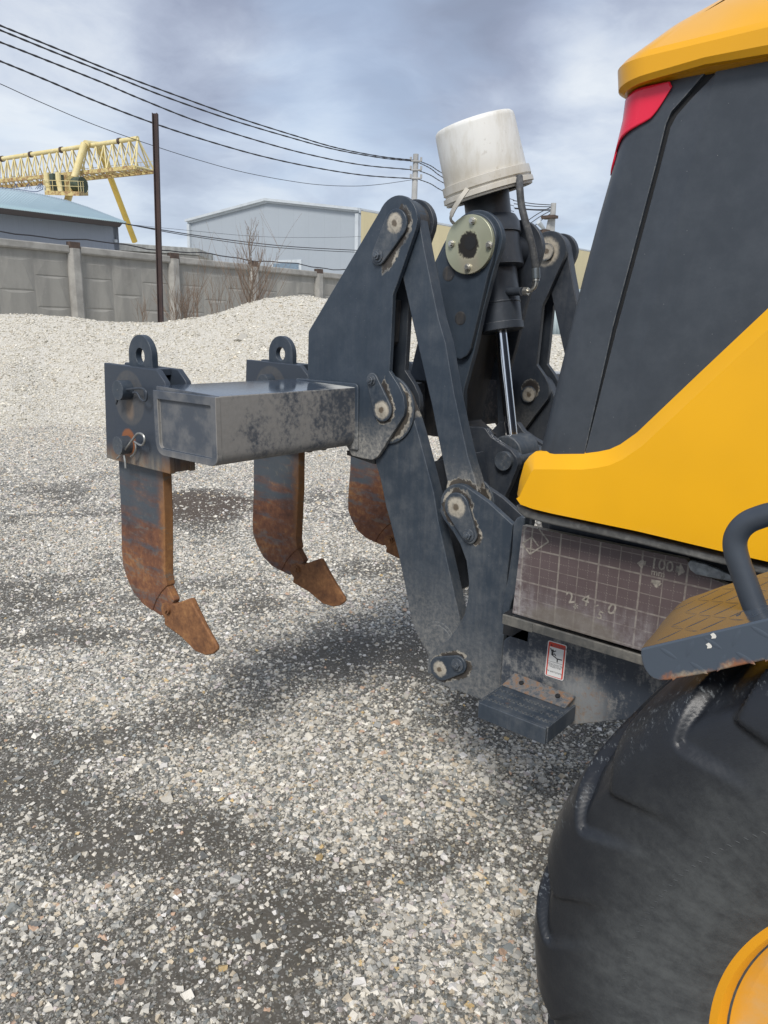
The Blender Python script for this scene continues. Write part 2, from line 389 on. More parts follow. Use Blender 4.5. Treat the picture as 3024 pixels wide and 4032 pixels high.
# crossbeam: grey mud film on the forward face, wet clean top
mt, t = mat('crossbeam_paint'); p = t.pos(); x, y, z = t.xyz(p); nx, ny, nz = t.xyz(t.nor())
n0 = t.noise(p, 11, 8, .68); nf = t.noise(p, 75, 6, .75); ns = t.noise(t.sc(p, 40, 40, 5), 1, 4, .6)
c = t.mix(n0, (.030, .042, .062), (.050, .066, .090))
bias = t.mr(y, 1.20, 1.72, .60, .465, False)
th = t.m('ADD', t.m('ADD', t.m('MULTIPLY', n0, .55), t.m('MULTIPLY', nf, .45)), t.m('SUBTRACT', bias, .5))
mud = t.m('MULTIPLY', t.mr(th, .43, .58, .12, 1.), t.mr(nx, .2, .5))
low = t.m('MULTIPLY', t.mr(z, 1.28, 1.235, 0, .75), t.mr(ns, .3, .6, .4, 1.))
mud = t.m('MAXIMUM', mud, t.m('MULTIPLY', low, t.mr(nz, .6, .3)))
side = t.m('MULTIPLY', t.mr(ny, -.3, -.7), t.mr(n0, .42, .62, .08, .42))
mud = t.m('MAXIMUM', mud, side)
c = t.mix(t.m('MULTIPLY', mud, .9), c, t.mix(nf, (.19, .18, .165), (.33, .315, .29)))
spots = t.m('MINIMUM', t.v('DISTANCE', p, (-1.585, 1.235, 1.385)), t.v('DISTANCE', p, (-1.585, 1.225, 1.255)))
c = t.mix(t.mr(t.m('ADD', spots, t.m('MULTIPLY', t.m('SUBTRACT', nf, .5), .012)), .014, .010, 0, .9), c, (.04, .032, .02))
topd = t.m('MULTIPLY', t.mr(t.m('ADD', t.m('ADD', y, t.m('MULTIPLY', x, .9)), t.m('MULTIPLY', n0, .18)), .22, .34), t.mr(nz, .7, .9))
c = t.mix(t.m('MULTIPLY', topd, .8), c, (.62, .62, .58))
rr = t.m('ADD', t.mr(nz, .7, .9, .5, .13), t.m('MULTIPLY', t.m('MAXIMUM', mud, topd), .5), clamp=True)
t.out(c, rr, bump=t.m('ADD', t.m('MULTIPLY', mud, .5), t.m('MULTIPLY', nf, t.mr(nz, .9, .7, .0, .5))), bstr=.22, bdist=.002, spec=.9); M_beam = mt

# rusty shank steel
mt, t = mat('shank_steel'); p = t.pos(); x, y, z = t.xyz(p); nx, ny, nz = t.xyz(t.nor())
nb = t.noise(p, 7, 7, .62); nf = t.noise(p, 46, 6, .7); nst = t.noise(t.sc(p, 5, 5, 26), 1, 5, .65)
c = t.mix(nb, (.045, .058, .075), (.085, .10, .115))
c = t.mix(t.mr(nf, .55, .72, 0, .35), c, (.22, .20, .15))
lvl = t.m('ADD', t.m('ADD', z, t.m('MULTIPLY', t.m('SUBTRACT', nst, .5), .62)), t.m('MULTIPLY', t.m('ADD', x, 2.1), -.25))
ru = t.m('MULTIPLY', t.mr(lvl, 1.10, .86), t.mr(t.m('ADD', t.m('MULTIPLY', nst, .6), t.m('MULTIPLY', nf, .4)), .60, .50, .35, 1.))
edge = t.m('MULTIPLY', t.mr(t.m('ADD', x, t.m('MULTIPLY', nf, .05)), -2.00, -1.955), t.mr(z, 1.15, 1.0, .35, 1.))
ru = t.m('MAXIMUM', ru, t.m('MAXIMUM', edge, t.mr(nx, .3, .6, 0, .9)))
rc = t.ramp(t.m('ADD', t.m('MULTIPLY', nf, .5), t.m('MULTIPLY', nb, .5)), [(.30, (.055, .026, .018)), (.42, (.12, .050, .030)), (.52, (.19, .080, .040)), (.60, (.30, .14, .055)), (.70, (.42, .24, .10))])
rc = t.mix(t.m('MULTIPLY', t.mr(x, -2.02, -1.96, 0, .55), t.mr(z, .7, .85)), rc, (.36, .18, .055))
c = t.mix(ru, c, rc)
c = t.mix(t.m('MULTIPLY', t.mr(t.noise(t.sc(p, 9, 9, 30), 1, 5, .7), .57, .66), t.mr(ru, .2, .8, 0, .55)), c, (.15, .15, .13))
t.out(c, t.mr(ru, 0, 1, .45, .82), bump=nf, bstr=.25, bdist=.003); M_shank = mt
mt, t = mat('tooth_rust'); p = t.pos(); nb = t.noise(p, 14, 7, .66); nf = t.noise(p, 70, 5, .7)
rc = t.ramp(t.m('ADD', t.m('MULTIPLY', nf, .4), t.m('MULTIPLY', nb, .6)), [(.30, (.07, .035, .02)), (.45, (.17, .075, .032)), (.56, (.27, .125, .05)), (.68, (.42, .22, .08))])
t.out(rc, .8, bump=nf, bstr=.3, bdist=.003); M_tooth = mt

# film-faced plywood with its printed 100 mm grid
PX0, PZ0, PC = -.7605, 1.0855, .0985
mt, t = mat('plywood_film'); p = t.pos(); x, y, z = t.xyz(p); ny = t.xyz(t.nor())[1]
u = t.m('DIVIDE', t.m('SUBTRACT', x, PX0), PC); v_ = t.m('DIVIDE', t.m('SUBTRACT', z, PZ0), .086)
nf = t.noise(p, 60, 5, .7); nb = t.noise(p, 9, 6, .6); ns = t.noise(t.sc(p, 60, 60, 5), 1, 4, .6)
def lines(q, per, wd):
    fr = t.m('ABSOLUTE', t.m('SUBTRACT', t.m('FRACT', t.m('ADD', t.m('DIVIDE', q, per), .5)), .5))
    return t.mr(fr, wd / per, wd / per * .6)
dash = t.mr(t.m('FRACT', t.m('MULTIPLY', t.m('ADD', u, v_), 14.0)), .52, .5)
g = t.m('MAXIMUM', t.m('MULTIPLY', t.m('MAXIMUM', lines(u, 1, .026), lines(v_, 1, .028)), .85), t.m('MULTIPLY', t.m('MAXIMUM', lines(u, .5, .015), lines(v_, .5, .015)), .62))
g = t.m('MAXIMUM', g, t.m('MULTIPLY', t.m('MULTIPLY', t.m('MAXIMUM', lines(u, .25, .011), lines(v_, .25, .011)), dash), .5))
c = t.mix(nb, (.080, .056, .056), (.118, .088, .088))
c = t.mix(t.m('MULTIPLY', g, t.mr(nf, .3, .62, .25, .9)), c, (.30, .27, .23))
c = t.mix(t.m('MULTIPLY', t.mr(t.m('ADD', z, t.m('MULTIPLY', ns, .14)), 1.09, .96, 0, .75), t.mr(nf, .3, .65, .2, .8)), c, (.34, .32, .32))
c = t.mix(t.m('MULTIPLY', t.mr(t.m('ADD', x, t.m('MULTIPLY', nb, .05)), -.80, -.86), t.mr(nf, .35, .6, 0, .6)), c, (.40, .38, .37))
mudp = t.m('ADD', t.v('LENGTH', t.cxyz(t.m('MULTIPLY', t.m('ADD', x, .72), .35), 0., t.m('SUBTRACT', z, .915))), t.m('MULTIPLY', t.m('SUBTRACT', nf, .5), .03))
c = t.mix(t.mr(mudp, .050, .034, 0, .6), c, (.17, .15, .12))
c = t.mix(t.mr(ny, -.3, -.8, 1., 0.), c, (.50, .45, .36))
t.out(c, t.mr(nb, .3, .7, .42, .62), bump=nf, bstr=.1, bdist=.001); M_ply = mt
M_print = plain('plywood_print', (.26, .235, .20), .7, 0, .35, 120)

# fender tread plate
M_tread = plain('tread_paint', (.060, .075, .095), .17, 0, .12, 8, dirt=.06)
mt, t = mat('fender_paint'); p = t.pos(); x, y, z = t.xyz(p); nb = t.noise(p, 26, 6, .65)
c = t.mix(t.noise(p, 6, 3), (.060, .078, .102), (.075, .094, .12))
ed = t.m('ADD', t.m('SUBTRACT', z, t.m('MULTIPLY', t.m('ADD', x, .30), .58)), t.m('MULTIPLY', t.m('SUBTRACT', nb, .5), .05))
c = t.mix(t.mr(ed, 1.158, 1.148, 0, .8), c, t.mix(t.mr(t.noise(p, 60, 4), .4, .6), (.34, .13, .05), (.42, .33, .22)))
t.out(c, .27, bump=t.noise(p, 120, 3), bstr=.04, bdist=.001, spec=.6); M_fender = mt

# tyre rubber: black shoulder, grey dusty sidewall towards the rim
TX, TZ, TR = .16, .685, .630
mt, t = mat('tyre_rubber'); p = t.pos(); x, y, z = t.xyz(p)
r_ = t.seg(p, (TX, TZ), (TX, TZ)); nb = t.noise(p, 9, 9, .74); nf = t.noise(p, 70, 7, .75)
th_ = t.m('ARCTAN2', t.m('SUBTRACT', z, TZ), t.m('SUBTRACT', x, TX))
nr = t.noise(t.cxyz(t.m('MULTIPLY', th_, 14), t.m('MULTIPLY', r_, 9), 0.), 1, 5, .65)
c = t.mix(nb, (.008, .010, .013), (.016, .018, .023))
gz = t.m('MULTIPLY', t.mr(t.m('ADD', r_, t.m('MULTIPLY', t.m('SUBTRACT', nb, .5), .20)), .60, .38), t.mr(t.m('ADD', t.m('MULTIPLY', nr, .5), t.m('MULTIPLY', nf, .5)), .3, .7, .35, 1.))
c = t.mix(t.m('MULTIPLY', gz, .72), c, (.115, .122, .120)); we = t.n('ShaderNodeAttribute', attribute_name='wear').outputs['Fac']
c = t.mix(t.m('MULTIPLY', we, t.mr(nf, .45, .62, .0, .25)), c, (.05, .055, .062))
scu = t.m('MULTIPLY', t.mr(r_, .585, .615), t.mr(t.noise(t.cxyz(t.m('MULTIPLY', th_, 22), t.m('MULTIPLY', y, 14), t.m('MULTIPLY', r_, 12)), 5, 6, .8), .56, .63))
scu = t.m('MULTIPLY', scu, t.mr(y, 1.08, .98))
c = t.mix(t.m('MULTIPLY', scu, .7), c, (.22, .24, .25))
wr = t.noise(t.cxyz(t.m('MULTIPLY', th_, 5), t.m('MULTIPLY', r_, 30), y), 6, 6, .7)
t.out(c, t.mr(gz, 0, 1, .40, .85), bump=t.m('ADD', t.m('MULTIPLY', nf, .6), wr), bstr=.16, bdist=.003); M_tyre = mt
mt, t = mat('rim_paint'); p = t.pos(); nb = t.noise(p, 12, 7, .65); nf = t.noise(p, 50, 5)
r_ = t.seg(p, (TX, TZ), (TX, TZ))
dm = t.m('MULTIPLY', t.mr(nb, .35, .7, .15, .8), t.mr(r_, .318, .30))
c = t.mix(dm, (.78, .34, .01), (.62, .38, .16))
t.out(c, .45, bump=nf, bstr=.05, bdist=.001); M_rim = mt

# bucket plastic
mt, t = mat('bucket_plastic'); p = t.pos(); z = t.xyz(p)[2]
nb = t.noise(t.sc(p, 16, 16, 4.5), 1, 7, .68); nf = t.noise(p, 30, 6, .7)
c = t.mix(t.mr(nb, .42, .66, 0, .55), (.74, .74, .71), (.50, .465, .38))
c = t.mix(t.mr(nf, .60, .66, 0, .6), c, (.52, .50, .45)); c = t.mix(t.mr(t.vor(p, 13, 'Distance'), .045, .03, 0, .8), c, (.06, .045, .03))
c = t.mix(t.mr(z, 2.14, 2.06, 0, .42), c, (.42, .36, .26))
t.out(c, .5, bump=nf, bstr=.12, bdist=.003); M_buck = mt
# ------------------------------------------------------------------ ripper
rip = thing('ripper', 'charcoal rear ripper of the grader, raised, with a dusty box crossbeam and rusty shanks', 'ripper', (-1.6, 2.2, .6))
YO, YL, YI = 1.72, 1.741, 1.795           # outer plate, link, inner plate
PT, PL_, BU, BL = (-1.418, 1.890), (-1.452, 1.362), (-1.165, 1.109), (-1.199, .594)
tower = T(YO, ('arc', PT[0], PT[1], .075, 150, 5), ('C', 660, 400), ('C', 452, 1015), ('C', 408, 1125), ('C', 385, 1650), ('G', 920, 170), ('G', 975, 255), ('G', 1022, 330),
          ('G', 1075, 450), ('G', 1088, 560), ('G', 1078, 650), ('G', 985, 800), ('G', 925, 890), ('G', 860, 1000), ('G', 790, 1105), ('G', 735, 1138), ('G', 620, 1120), ('G', 510, 1090), ('p', 664, 812), ('p', 666, 716))
tower = fillet(tower, {len(tower) - 1: .01, len(tower) - 5: .02})
o = plate('tower_plate', tower, YO, .016, M_tower, rip)
oi = plate('tower_plate', tower, YI, .020, M_towerfar, rip)
FAR = .815                                 # the far pair of plates stands this much further across
def far(o_, dy): return dup(o_, (0, dy, 0))
tf = mk('tower_plate', [v.co for v in oi.data.vertices], [tuple(q.vertices) for q in oi.data.polygons], M_towerfar, rip, bevel=.0025); tf.location = (0, 2.61 - YI, 0)
dup(tf, (0, .085, 0))
# webs that close the box between each pair of plates
for dy in (0, 2.635 - YO - .022):
    b = MB()
    w1, w2, w3 = onY('C', 330, 1180, YO), onY('C', 300, 1650, YO), (-1.60, 1.30)
    b.prism([w1, w2, (-1.60, 1.42), (-1.62, 1.42), (w2[0] - .02, w2[1]), (w1[0] - .02, w1[1])], YO + .017 + dy, YI - .001 + dy)
    b.build('web_plate', M_dirty, rip, bevel=.002); b = MB()
    b.prism([(-1.62, 1.215), (-1.50, 1.20), (-1.50, 1.185), (-1.62, 1.2)], YO + .017 + dy, YI - .001 + dy)
    b.build('web_plate', M_dirty, rip, bevel=.002)
# upper link and lower arm, between the plates
lk = T(YL, ('arc', PT[0] - .006, PT[1], .070, 175, 10), ('C', 748, 640), ('C', 800, 900), ('C', 862, 1200), ('C', 905, 1400), ('E', 150, 0), ('E', 245, 560), ('E', 330, 950), ('E', 398, 1250), ('E', 470, 1480),
       ('arc', BU[0], BU[1], .066, 10, -190), ('E', 165, 1510), ('E', 112, 1250), ('E', 60, 1000), ('E', 0, 690), ('C', 668, 1650), ('C', 600, 1350), ('C', 512, 950))
plate('link_arm', lk, YL, .044, M_link, rip, bevel=.004)
plate('link_arm', lk, YL + .897, .044, M_shaded, rip, bevel=.004)
am = T(YL, ('arc', PL_[0], PL_[1], .078, 200, 20), ('G', 1190, 700), ('G', 1250, 905), ('G', 1340, 1250), ('G', 1405, 1500), ('K', 885, 330), ('K', 985, 780), ('K', 1062, 1130), ('arc', BL[0], BL[1], .070, 0, -150),
       ('K', 795, 1405), ('K', 755, 1330), ('K', 700, 1225), ('K', 655, 1090), ('K', 610, 850), ('K', 560, 605), ('K', 470, 250), ('G', 885, 1659), ('G', 820, 1340), ('G', 770, 1180))
arm = plate('lower_arm', am, YL, .046, M_arm, rip, bevel=.004)
b = MB(); b.prism(arc(PL_[0], PL_[1], .105, 0, 350, 40), YL - .008, YL + .002); b.build('boss_ring', M_arm, arm, bevel=.003)
kq = onY('K', 893, 1290, YL); b = MB(); b.prism(arc(kq[0], kq[1], .062, 0, 350, 40), YL - .006, YL + .002)
b.prism(arc(kq[0], kq[1] - .004, .056, 0, 350, 40), YL - .009, YL - .005); b.build('boss_ring', M_arm, arm, bevel=.003)
arm2 = plate('lower_arm', am, YL + .897, .046, M_shaded, rip, bevel=.004)
# pins through the joints
for (c_, r_) in ((PT, .034), (PL_, .034)):
    b = MB(); b.cyl((c_[0], YO + .002, c_[1]), (c_[0], YI + .024, c_[1]), r_, n=28); b.cyl((c_[0], YL - .004, c_[1]), (c_[0], YL + .05, c_[1]), r_ * 1.9, n=28)
    b.build('pin', M_dirty, rip)
    b = MB(); c2 = (c_[0] - .004, c_[1])
    b.cyl((c2[0], 2.598, c2[1]), (c2[0], 2.74, c2[1]), r_ * .92, n=28); b.cyl((c2[0], 2.5975, c2[1]), (c2[0], 2.599, c2[1]), .006, n=10)
    b.build('pin', M_keep, rip, bevel=.002)
def keeper(big, small, rb, rs, Y, parent, mt, hole=True):
    b = MB(); b.prism(hull([(*big, rb), (*small, rs)]), Y - .009, Y + .001); k = b.build('keeper_plate', mt, parent, bevel=.003)
    b = MB(); b.cyl((small[0], Y - .0125, small[1]), (small[0], Y - .008, small[1]), rs * .72, n=20)
    hx = [(small[0] + .0125 * cos(radians(60 * i + 12)), small[1] + .0125 * sin(radians(60 * i + 12))) for i in range(6)]
    b.prism(hx, Y - .021, Y - .012); b.cyl((small[0], Y - .025, small[1]), (small[0], Y - .018, small[1]), .006, n=12)
    b.build('bolt', M_bolt, k, bevel=.0012)
    if hole:
        b = MB(); b.cyl((big[0], Y - .0115, big[1]), (big[0], Y - .0085, big[1]), rb * .36, rb * .66, n=24); b.build('grease_fitting', mt, k)
    return k
keeper((-1.416, 1.888), (-1.478, 1.805), .041, .026, YO, rip, M_keep)
keeper((-1.452, 1.362), (-1.494, 1.448), .036, .022, YO, rip, M_keep)
# crossbeam with rounded lower edges, welded end cap
XB0, XB1, ZB0, ZB1 = -1.850, -1.563, 1.236, 1.425
sec = fillet([(XB0, ZB0), (XB1, ZB0), (XB1, ZB1 - .003), (XB0, ZB1 + .007)], {0: .045, 1: .040, 2: .004, 3: .006}, 8)
beam = plate('crossbeam', sec, 1.195, 2.01, M_beam, rip, bevel=.0015)
oc = fillet([(XB0 + .004, ZB0 + .002), (XB1, ZB0 + .002), (XB1, ZB1 - .004), (XB0 + .004, ZB1 - .004)], {0: .045, 1: .030, 2: .003, 3: .004}, 8)
ic = fillet([(XB0 + .024, ZB0 + .022), (XB1 - .022, ZB0 + .022), (XB1 - .022, ZB1 - .028), (XB0 + .024, ZB1 - .028)], {0: .020, 1: .008, 2: .004, 3: .004}, 8)
n_ = len(oc); vs = [(x, 1.181, z) for x, z in oc] + [(x, 1.181, z) for x, z in ic] + [(x, 1.190, z) for x, z in ic] + [(x, 1.197, z) for x, z in oc]
fs = []
for i in range(n_):
    j = (i + 1) % n_; fs += [(i, j, n_ + j, n_ + i), (n_ + i, n_ + j, 2 * n_ + j, 2 * n_ + i), (i, j, 3 * n_ + j, 3 * n_ + i)]
fs += [tuple(range(2 * n_, 3 * n_))]
cap = mk('end_cap', vs, fs, M_beam, beam, bevel=.002)
weld = MB(); wc = fillet([(XB1 + .012, ZB0 - .01), (XB1 + .012, ZB1 + .010), (XB0 + .02, ZB1 + .010), (XB0 + .02, ZB1 - .02), (XB1 - .02, ZB1 - .02), (XB1 - .02, ZB0 - .01)], {1: .02}, 5)
weld.prism(wc, YO - .008, YO + .001); weld.build('weld_seam', M_tower, beam, bevel=.006)
# holders for the shanks, each with lug, two pins and wire clips
hp = T(1.25, ('A', 78, 405), ('A', 650, 493), ('A', 740, 622), ('A', 800, 700), ('A', 800, 1625), ('A', 520, 1560), ('A', 110, 1468))
zt = (hp[0][1] + hp[1][1]) / 2; hp[0] = (hp[0][0], zt + .004); hp[1] = (hp[1][0], zt - .004)
zb = hp[4][1]; hp[6] = (hp[6][0], zb + .004); hp[5] = (hp[5][0], zb + .001); hp[3] = (hp[4][0] + .002, hp[2][1] - .02)
mid = onY('A', 350, 705, 1.25); low_ = onY('A', 345, 1300, 1.25)
mt, t = mat('holder_plate_paint'); p = t.pos(); x, y, z = t.xyz(p); nf = t.noise(p, 60, 6, .7); nb = t.noise(p, 9, 6, .6); ns = t.noise(t.sc(p, 50, 50, 6), 1, 4, .6)
c = t.mix(nb, (.030, .040, .056), (.048, .060, .080))
r1 = t.seg(p, (mid[0], mid[1] - .025), (mid[0], mid[1] - .025)); rg = t.m('MULTIPLY', t.mr(r1, .088, .080), t.mr(nf, .3, .7, .4, .9))
c = t.mix(t.m('MULTIPLY', rg, .38), c, (.17, .15, .12)); c = t.mix(t.m('MULTIPLY', t.mr(t.seg(p, (mid[0], mid[1] - .05), (mid[0], mid[1] - .07)), .03, .01), .4), c, (.30, .20, .12))
for q in (low_,):
    rr_ = t.m('ADD', t.seg(p, q, (q[0] + .004, q[1] + .01)), t.m('MULTIPLY', t.m('SUBTRACT', nf, .5), .01))
    c = t.mix(t.mr(rr_, .044, .036), c, (.25, .09, .035))
lo = t.m('MULTIPLY', t.mr(t.m('ADD', z, t.m('MULTIPLY', nf, .02)), 1.245, 1.175), t.mr(ns, .3, .6, .35, 1.))
c = t.mix(t.m('MULTIPLY', lo, .75), c, t.mix(t.mr(nb, .42, .62), (.26, .23, .18), (.27, .14, .055)))
t.out(c, t.mr(nb, .3, .7, .36, .55), bump=nf, bstr=.12, bdist=.002); M_hplate = mt
def holder():
    b = MB(); b.prism(hp, 1.25, 1.27); o_ = b.build('shank_holder', M_hplate, rip, bevel=.003)
    b = MB(); b.prism(hp, 1.322, 1.342)
    b.box(hp[0][0] + .002, hp[0][0] + .02, 1.27, 1.322, zb + .03, zt - .002); b.box(hp[0][0] + .02, hp[1][0] - .03, 1.27, 1.322, zt - .024, zt - .003)
    b.box(hp[4][0] - .05, hp[4][0] - .001, 1.270, 1.322, zb + .003, 1.24)
    b.build('rear_plate', M_hplate, o_, bevel=.003)
    l0, l1 = onY('A', 365, 400, 1.292), onY('A', 618, 430, 1.292); ltop = onY('A', 470, 104, 1.292)[1]; R = (l1[0] - l0[0]) / 2; cx = (l0[0] + l1[0]) / 2; cz = ltop - R
    outr = [(l1[0], zt - .004)] + arc(cx, cz, R, 0, 180, 20) + [(l0[0], zt - .004)]
    # plate with a real hole: bridge the outline to a circle
    N = 40; inner = [(cx + .024 * cos(2 * pi * i / N), cz + .024 * sin(2 * pi * i / N)) for i in range(N)]
    def ray_out(a):
        dx, dz_ = cos(a), sin(a)
        if dz_ >= 0: return (cx + R * dx, cz + R * dz_)
        tt = min((R / abs(dx)) if abs(dx) > 1e-6 else 9, (cz - zt + .004) / abs(dz_)); return (cx + dx * tt, cz + dz_ * tt)
    angs = sorted([2 * pi * i / N for i in range(N)]); outer = [ray_out(a) for a in angs]
    for k, cc in enumerate((atan2(zt - .004 - cz, R), atan2(zt - .004 - cz, -R))):
        i = min(range(N), key=lambda q: abs((angs[q] - cc + pi) % (2 * pi) - pi)); outer[i] = (cx + (R if k == 0 else -R), zt - .004)
    y0, y1 = 1.288, 1.310
    vs = [(x_, y_, z_) for y_ in (y0, y1) for ring in (outer, inner) for x_, z_ in ring]; fs = []
    for i in range(N):
        j = (i + 1) % N; fs += [(i, j, N + j, N + i), (2 * N + i, 2 * N + j, 3 * N + j, 3 * N + i), (i, j, 2 * N + j, 2 * N + i), (N + i, N + j, 3 * N + j, 3 * N + i)]
    mk('lifting_lug', vs, fs, M_hold, o_, bevel=.002)
    for q, r_ in ((mid, .0300), (low_, .0285)):
        b = MB(); b.cyl((q[0], 1.212, q[1]), (q[0], 1.36, q[1]), r_, n=32); b.cyl((q[0], 1.2105, q[1]), (q[0], 1.2125, q[1]), .003, n=8); b.build('pin', M_hold, o_, bevel=.003)
    return o_
def wire(pts, Y, r, mt, parent):
    b = MB(); b.tube(smooth_path([pY(*q, Y) for q in pts], 5), r, 7); return b.build('clip', mt, parent)
h1 = holder()
wire([('A', 175, 712), ('A', 240, 712), ('A', 400, 694), ('A', 490, 690), ('A', 540, 725), ('A', 545, 800), ('A', 520, 828), ('A', 480, 800), ('A', 445, 740), ('A', 400, 735)], 1.225, .0034, M_darkwire, h1)
wire([('A', 245, 765), ('A', 232, 800), ('A', 212, 858)], 1.225, .0036, M_darkwire, h1)
wire([('A', 225, 1452), ('A', 265, 1408), ('A', 330, 1330), ('A', 390, 1250), ('A', 445, 1182), ('A', 500, 1190), ('A', 524, 1245), ('A', 505, 1300), ('A', 470, 1305), ('A', 412, 1268)], 1.224, .0034, M_wire, h1)
wire([('A', 318, 1558), ('A', 312, 1490), ('A', 300, 1418)], 1.222, .0036, M_wire, h1)
wire([('A', 425, 1285), ('A', 430, 1340), ('A', 410, 1400), ('A', 375, 1432)], 1.230, .0034, M_wire, h1)
h2 = dup(h1, (0, .575, 0)); h3 = dup(h1, (0, 1.13, 0))
for h in (h2, h3):
    for ch in [q for q in bpy.data.objects if q.parent == h and q.name.startswith('clip')]: bpy.data.objects.remove(ch)
wire([('B', 520, 500), ('B', 475, 445), ('B', 410, 438), ('B', 370, 468), ('B', 325, 430), ('B', 300, 380), ('B', 318, 342), ('B', 352, 345), ('B', 378, 390), ('B', 372, 450), ('B', 350, 500)], 1.80, .0034, M_darkwire, h2)
# shanks and their teeth
def shank(Y0):
    sp = T(1.28, ('L', 176, 150), ('L', 600, 260), ('L', 607, 700), ('L', 612, 1270), ('L', 630, 1370), ('L', 575, 1430), ('L', 525, 1510), ('L', 488, 1612), ('L', 395, 1545), ('L', 310, 1440), ('L', 245, 1300), ('L', 205, 1180), ('L', 192, 1040), ('L', 186, 700))
    sp[0] = (sp[0][0], 1.42); sp[1] = (sp[1][0], 1.42)
    b = MB(); b.prism(sp, 1.280, 1.314)
    o_ = b.build('shank', M_shank, rip, bevel=.004)
    nose = T(1.284, ('L', 606, 1290), ('L', 622, 1350), ('L', 662, 1430), ('L', 700, 1510), ('L', 640, 1640), ('L', 570, 1660), ('L', 488, 1605), ('L', 520, 1500), ('L', 590, 1400))
    b = MB(); b.prism(nose, 1.284, 1.310); b.build('shank_nose', M_shank, o_, bevel=.004)
    # tooth: socket block tapering to a flat rounded point
    tp = T(1.283, ('L', 580, 1530), ('L', 625, 1515), ('L', 700, 1545), ('L', 835, 1495), ('L', 852, 1510), ('L', 905, 1620), ('L', 1000, 1800), ('L', 1095, 1960), ('L', 1100, 2000), ('L', 1055, 2040), ('L', 985, 2052), ('L', 890, 2010), ('L', 760, 1870), ('L', 600, 1745), ('L', 605, 1690), ('L', 578, 1640), ('L', 566, 1590))
    c0, c1 = onY('L', 640, 1600, 1.283), onY('L', 1045, 2000, 1.283); n_ = len(tp); vs = []
    for side in (0, 1):
        for x_, z_ in tp:
            s_ = ((x_ - c0[0]) * (c1[0] - c0[0]) + (z_ - c0[1]) * (c1[1] - c0[1])) / ((c1[0] - c0[0]) ** 2 + (c1[1] - c0[1]) ** 2)
            hw = .014 * (1 - .55 * min(1, max(0, s_))) ; vs.append((x_, 1.297 + (hw if side else -hw), z_))
    fs = [tuple(range(n_)), tuple(range(2 * n_ - 1, n_ - 1, -1))] + [(i, (i + 1) % n_, n_ + (i + 1) % n_, n_ + i) for i in range(n_)]
    tt = mk('ripper_tooth', vs, fs, M_tooth, o_, bevel=.006)
    q = onY('L', 622, 1600, 1.276); b = MB(); b.cyl((q[0], 1.275, q[1]), (q[0], 1.285, q[1]), .0155, n=20)
    b.prism([(q[0] + .010 * cos(radians(60 * i)), q[1] + .010 * sin(radians(60 * i))) for i in range(6)], 1.269, 1.276); b.build('tooth_bolt', M_tooth, o_, bevel=.0015)
    return o_
s1 = shank(0); s2 = dup(s1, (0, .575, 0)); s3 = dup(s1, (0, 1.135, 0))
# trunnion supports either side of the cylinder
TC = (-1.372, 1.861)
front = T(2.03, ('arc', TC[0], TC[1], .093, 10, 140), ('D', 150, 590), ('D', 45, 770), ('D', 60, 900), ('O', 600, 1000), ('O', 700, 1440), ('O', 720, 1500), ('O', 770, 1512), ('O', 830, 1478), ('O', 868, 1400), ('O', 960, 1010), ('O', 1035, 690), ('O', 1075, 560))
front = fillet(front, {len(front) - 5: .02, len(front) - 6: .015}, 4)
fp = plate('trunnion_plate', front, 2.030, .018, M_trun, rip, bevel=.004)
back = T(2.048, ('arc', TC[0], TC[1], .103, 5, 140), ('D', 120, 590), ('D', 25, 790), ('D', 0, 1000), ('xz', -1.62, 1.43), ('xz', -1.42, 1.43), ('xz', -1.40, 1.25), ('E', 350, 900), ('E', 345, 520), ('E', 470, 60), ('D', 560, 1300), ('D', 690, 810), ('D', 745, 650))
bp_ = plate('trunnion_plate', back, 2.049, .022, M_trun, rip, bevel=.003)
plate('trunnion_plate', back, 2.300, .022, M_shaded, rip, bevel=.003)
for kx, ky, r_ in (('O', (652, 680), .021), ('O', (765, 1113), .019)):
    q = onY(kx, *ky, 2.028); b = MB()
    N = 22; ri = [(q[0] + r_ * cos(2 * pi * i / N), q[1] + r_ * sin(2 * pi * i / N)) for i in range(N)]
    vs = [(x_, 2.0285, z_) for x_, z_ in ri] + [(q[0] + (x_ - q[0]) * 1.14, 2.0292, q[1] + (z_ - q[1]) * 1.14) for x_, z_ in ri] + [(q[0] + (x_ - q[0]) * .8 , 2.0289, q[1] + (z_ - q[1]) * .8) for x_, z_ in ri]
    fs = [(i, (i + 1) % N, N + (i + 1) % N, N + i) for i in range(N)] + [(i, (i + 1) % N, 2 * N + (i + 1) % N, 2 * N + i) for i in range(N)] + [tuple(range(2 * N, 3 * N))]
    mk('plug_hole', vs, fs, M_dirty, fp)
b = MB(); b.cyl((TC[0], 2.016, TC[1] - .002), (TC[0], 2.031, TC[1] - .002), .088, n=64); cov = b.build('trunnion_cover', M_cover, rip, bevel=.002)
for x_, y_ in ((432, 328), (203, 578), (616, 592), (383, 835)):
    q = onY('D', x_, y_, 2.008); b = MB(); b.cyl((q[0], 2.009, q[1]), (q[0], 2.0165, q[1]), .0108, n=20)
    b.prism([(q[0] + .0082 * cos(radians(60 * i + 20)), q[1] + .0082 * sin(radians(60 * i + 20))) for i in range(6)], 2.0035, 2.0095); b.build('bolt', M_steel, cov, bevel=.001)
b = MB(); q = onY('D', 418, 570, 2.0155); b.cyl((q[0], 2.0152, q[1]), (q[0], 2.018, q[1]), .021, n=28); b.build('centre_hole', M_black, cov)
b = MB(); wq = [onY('E', 600, 120, 2.2), onY('E', 380, 860, 2.2)]
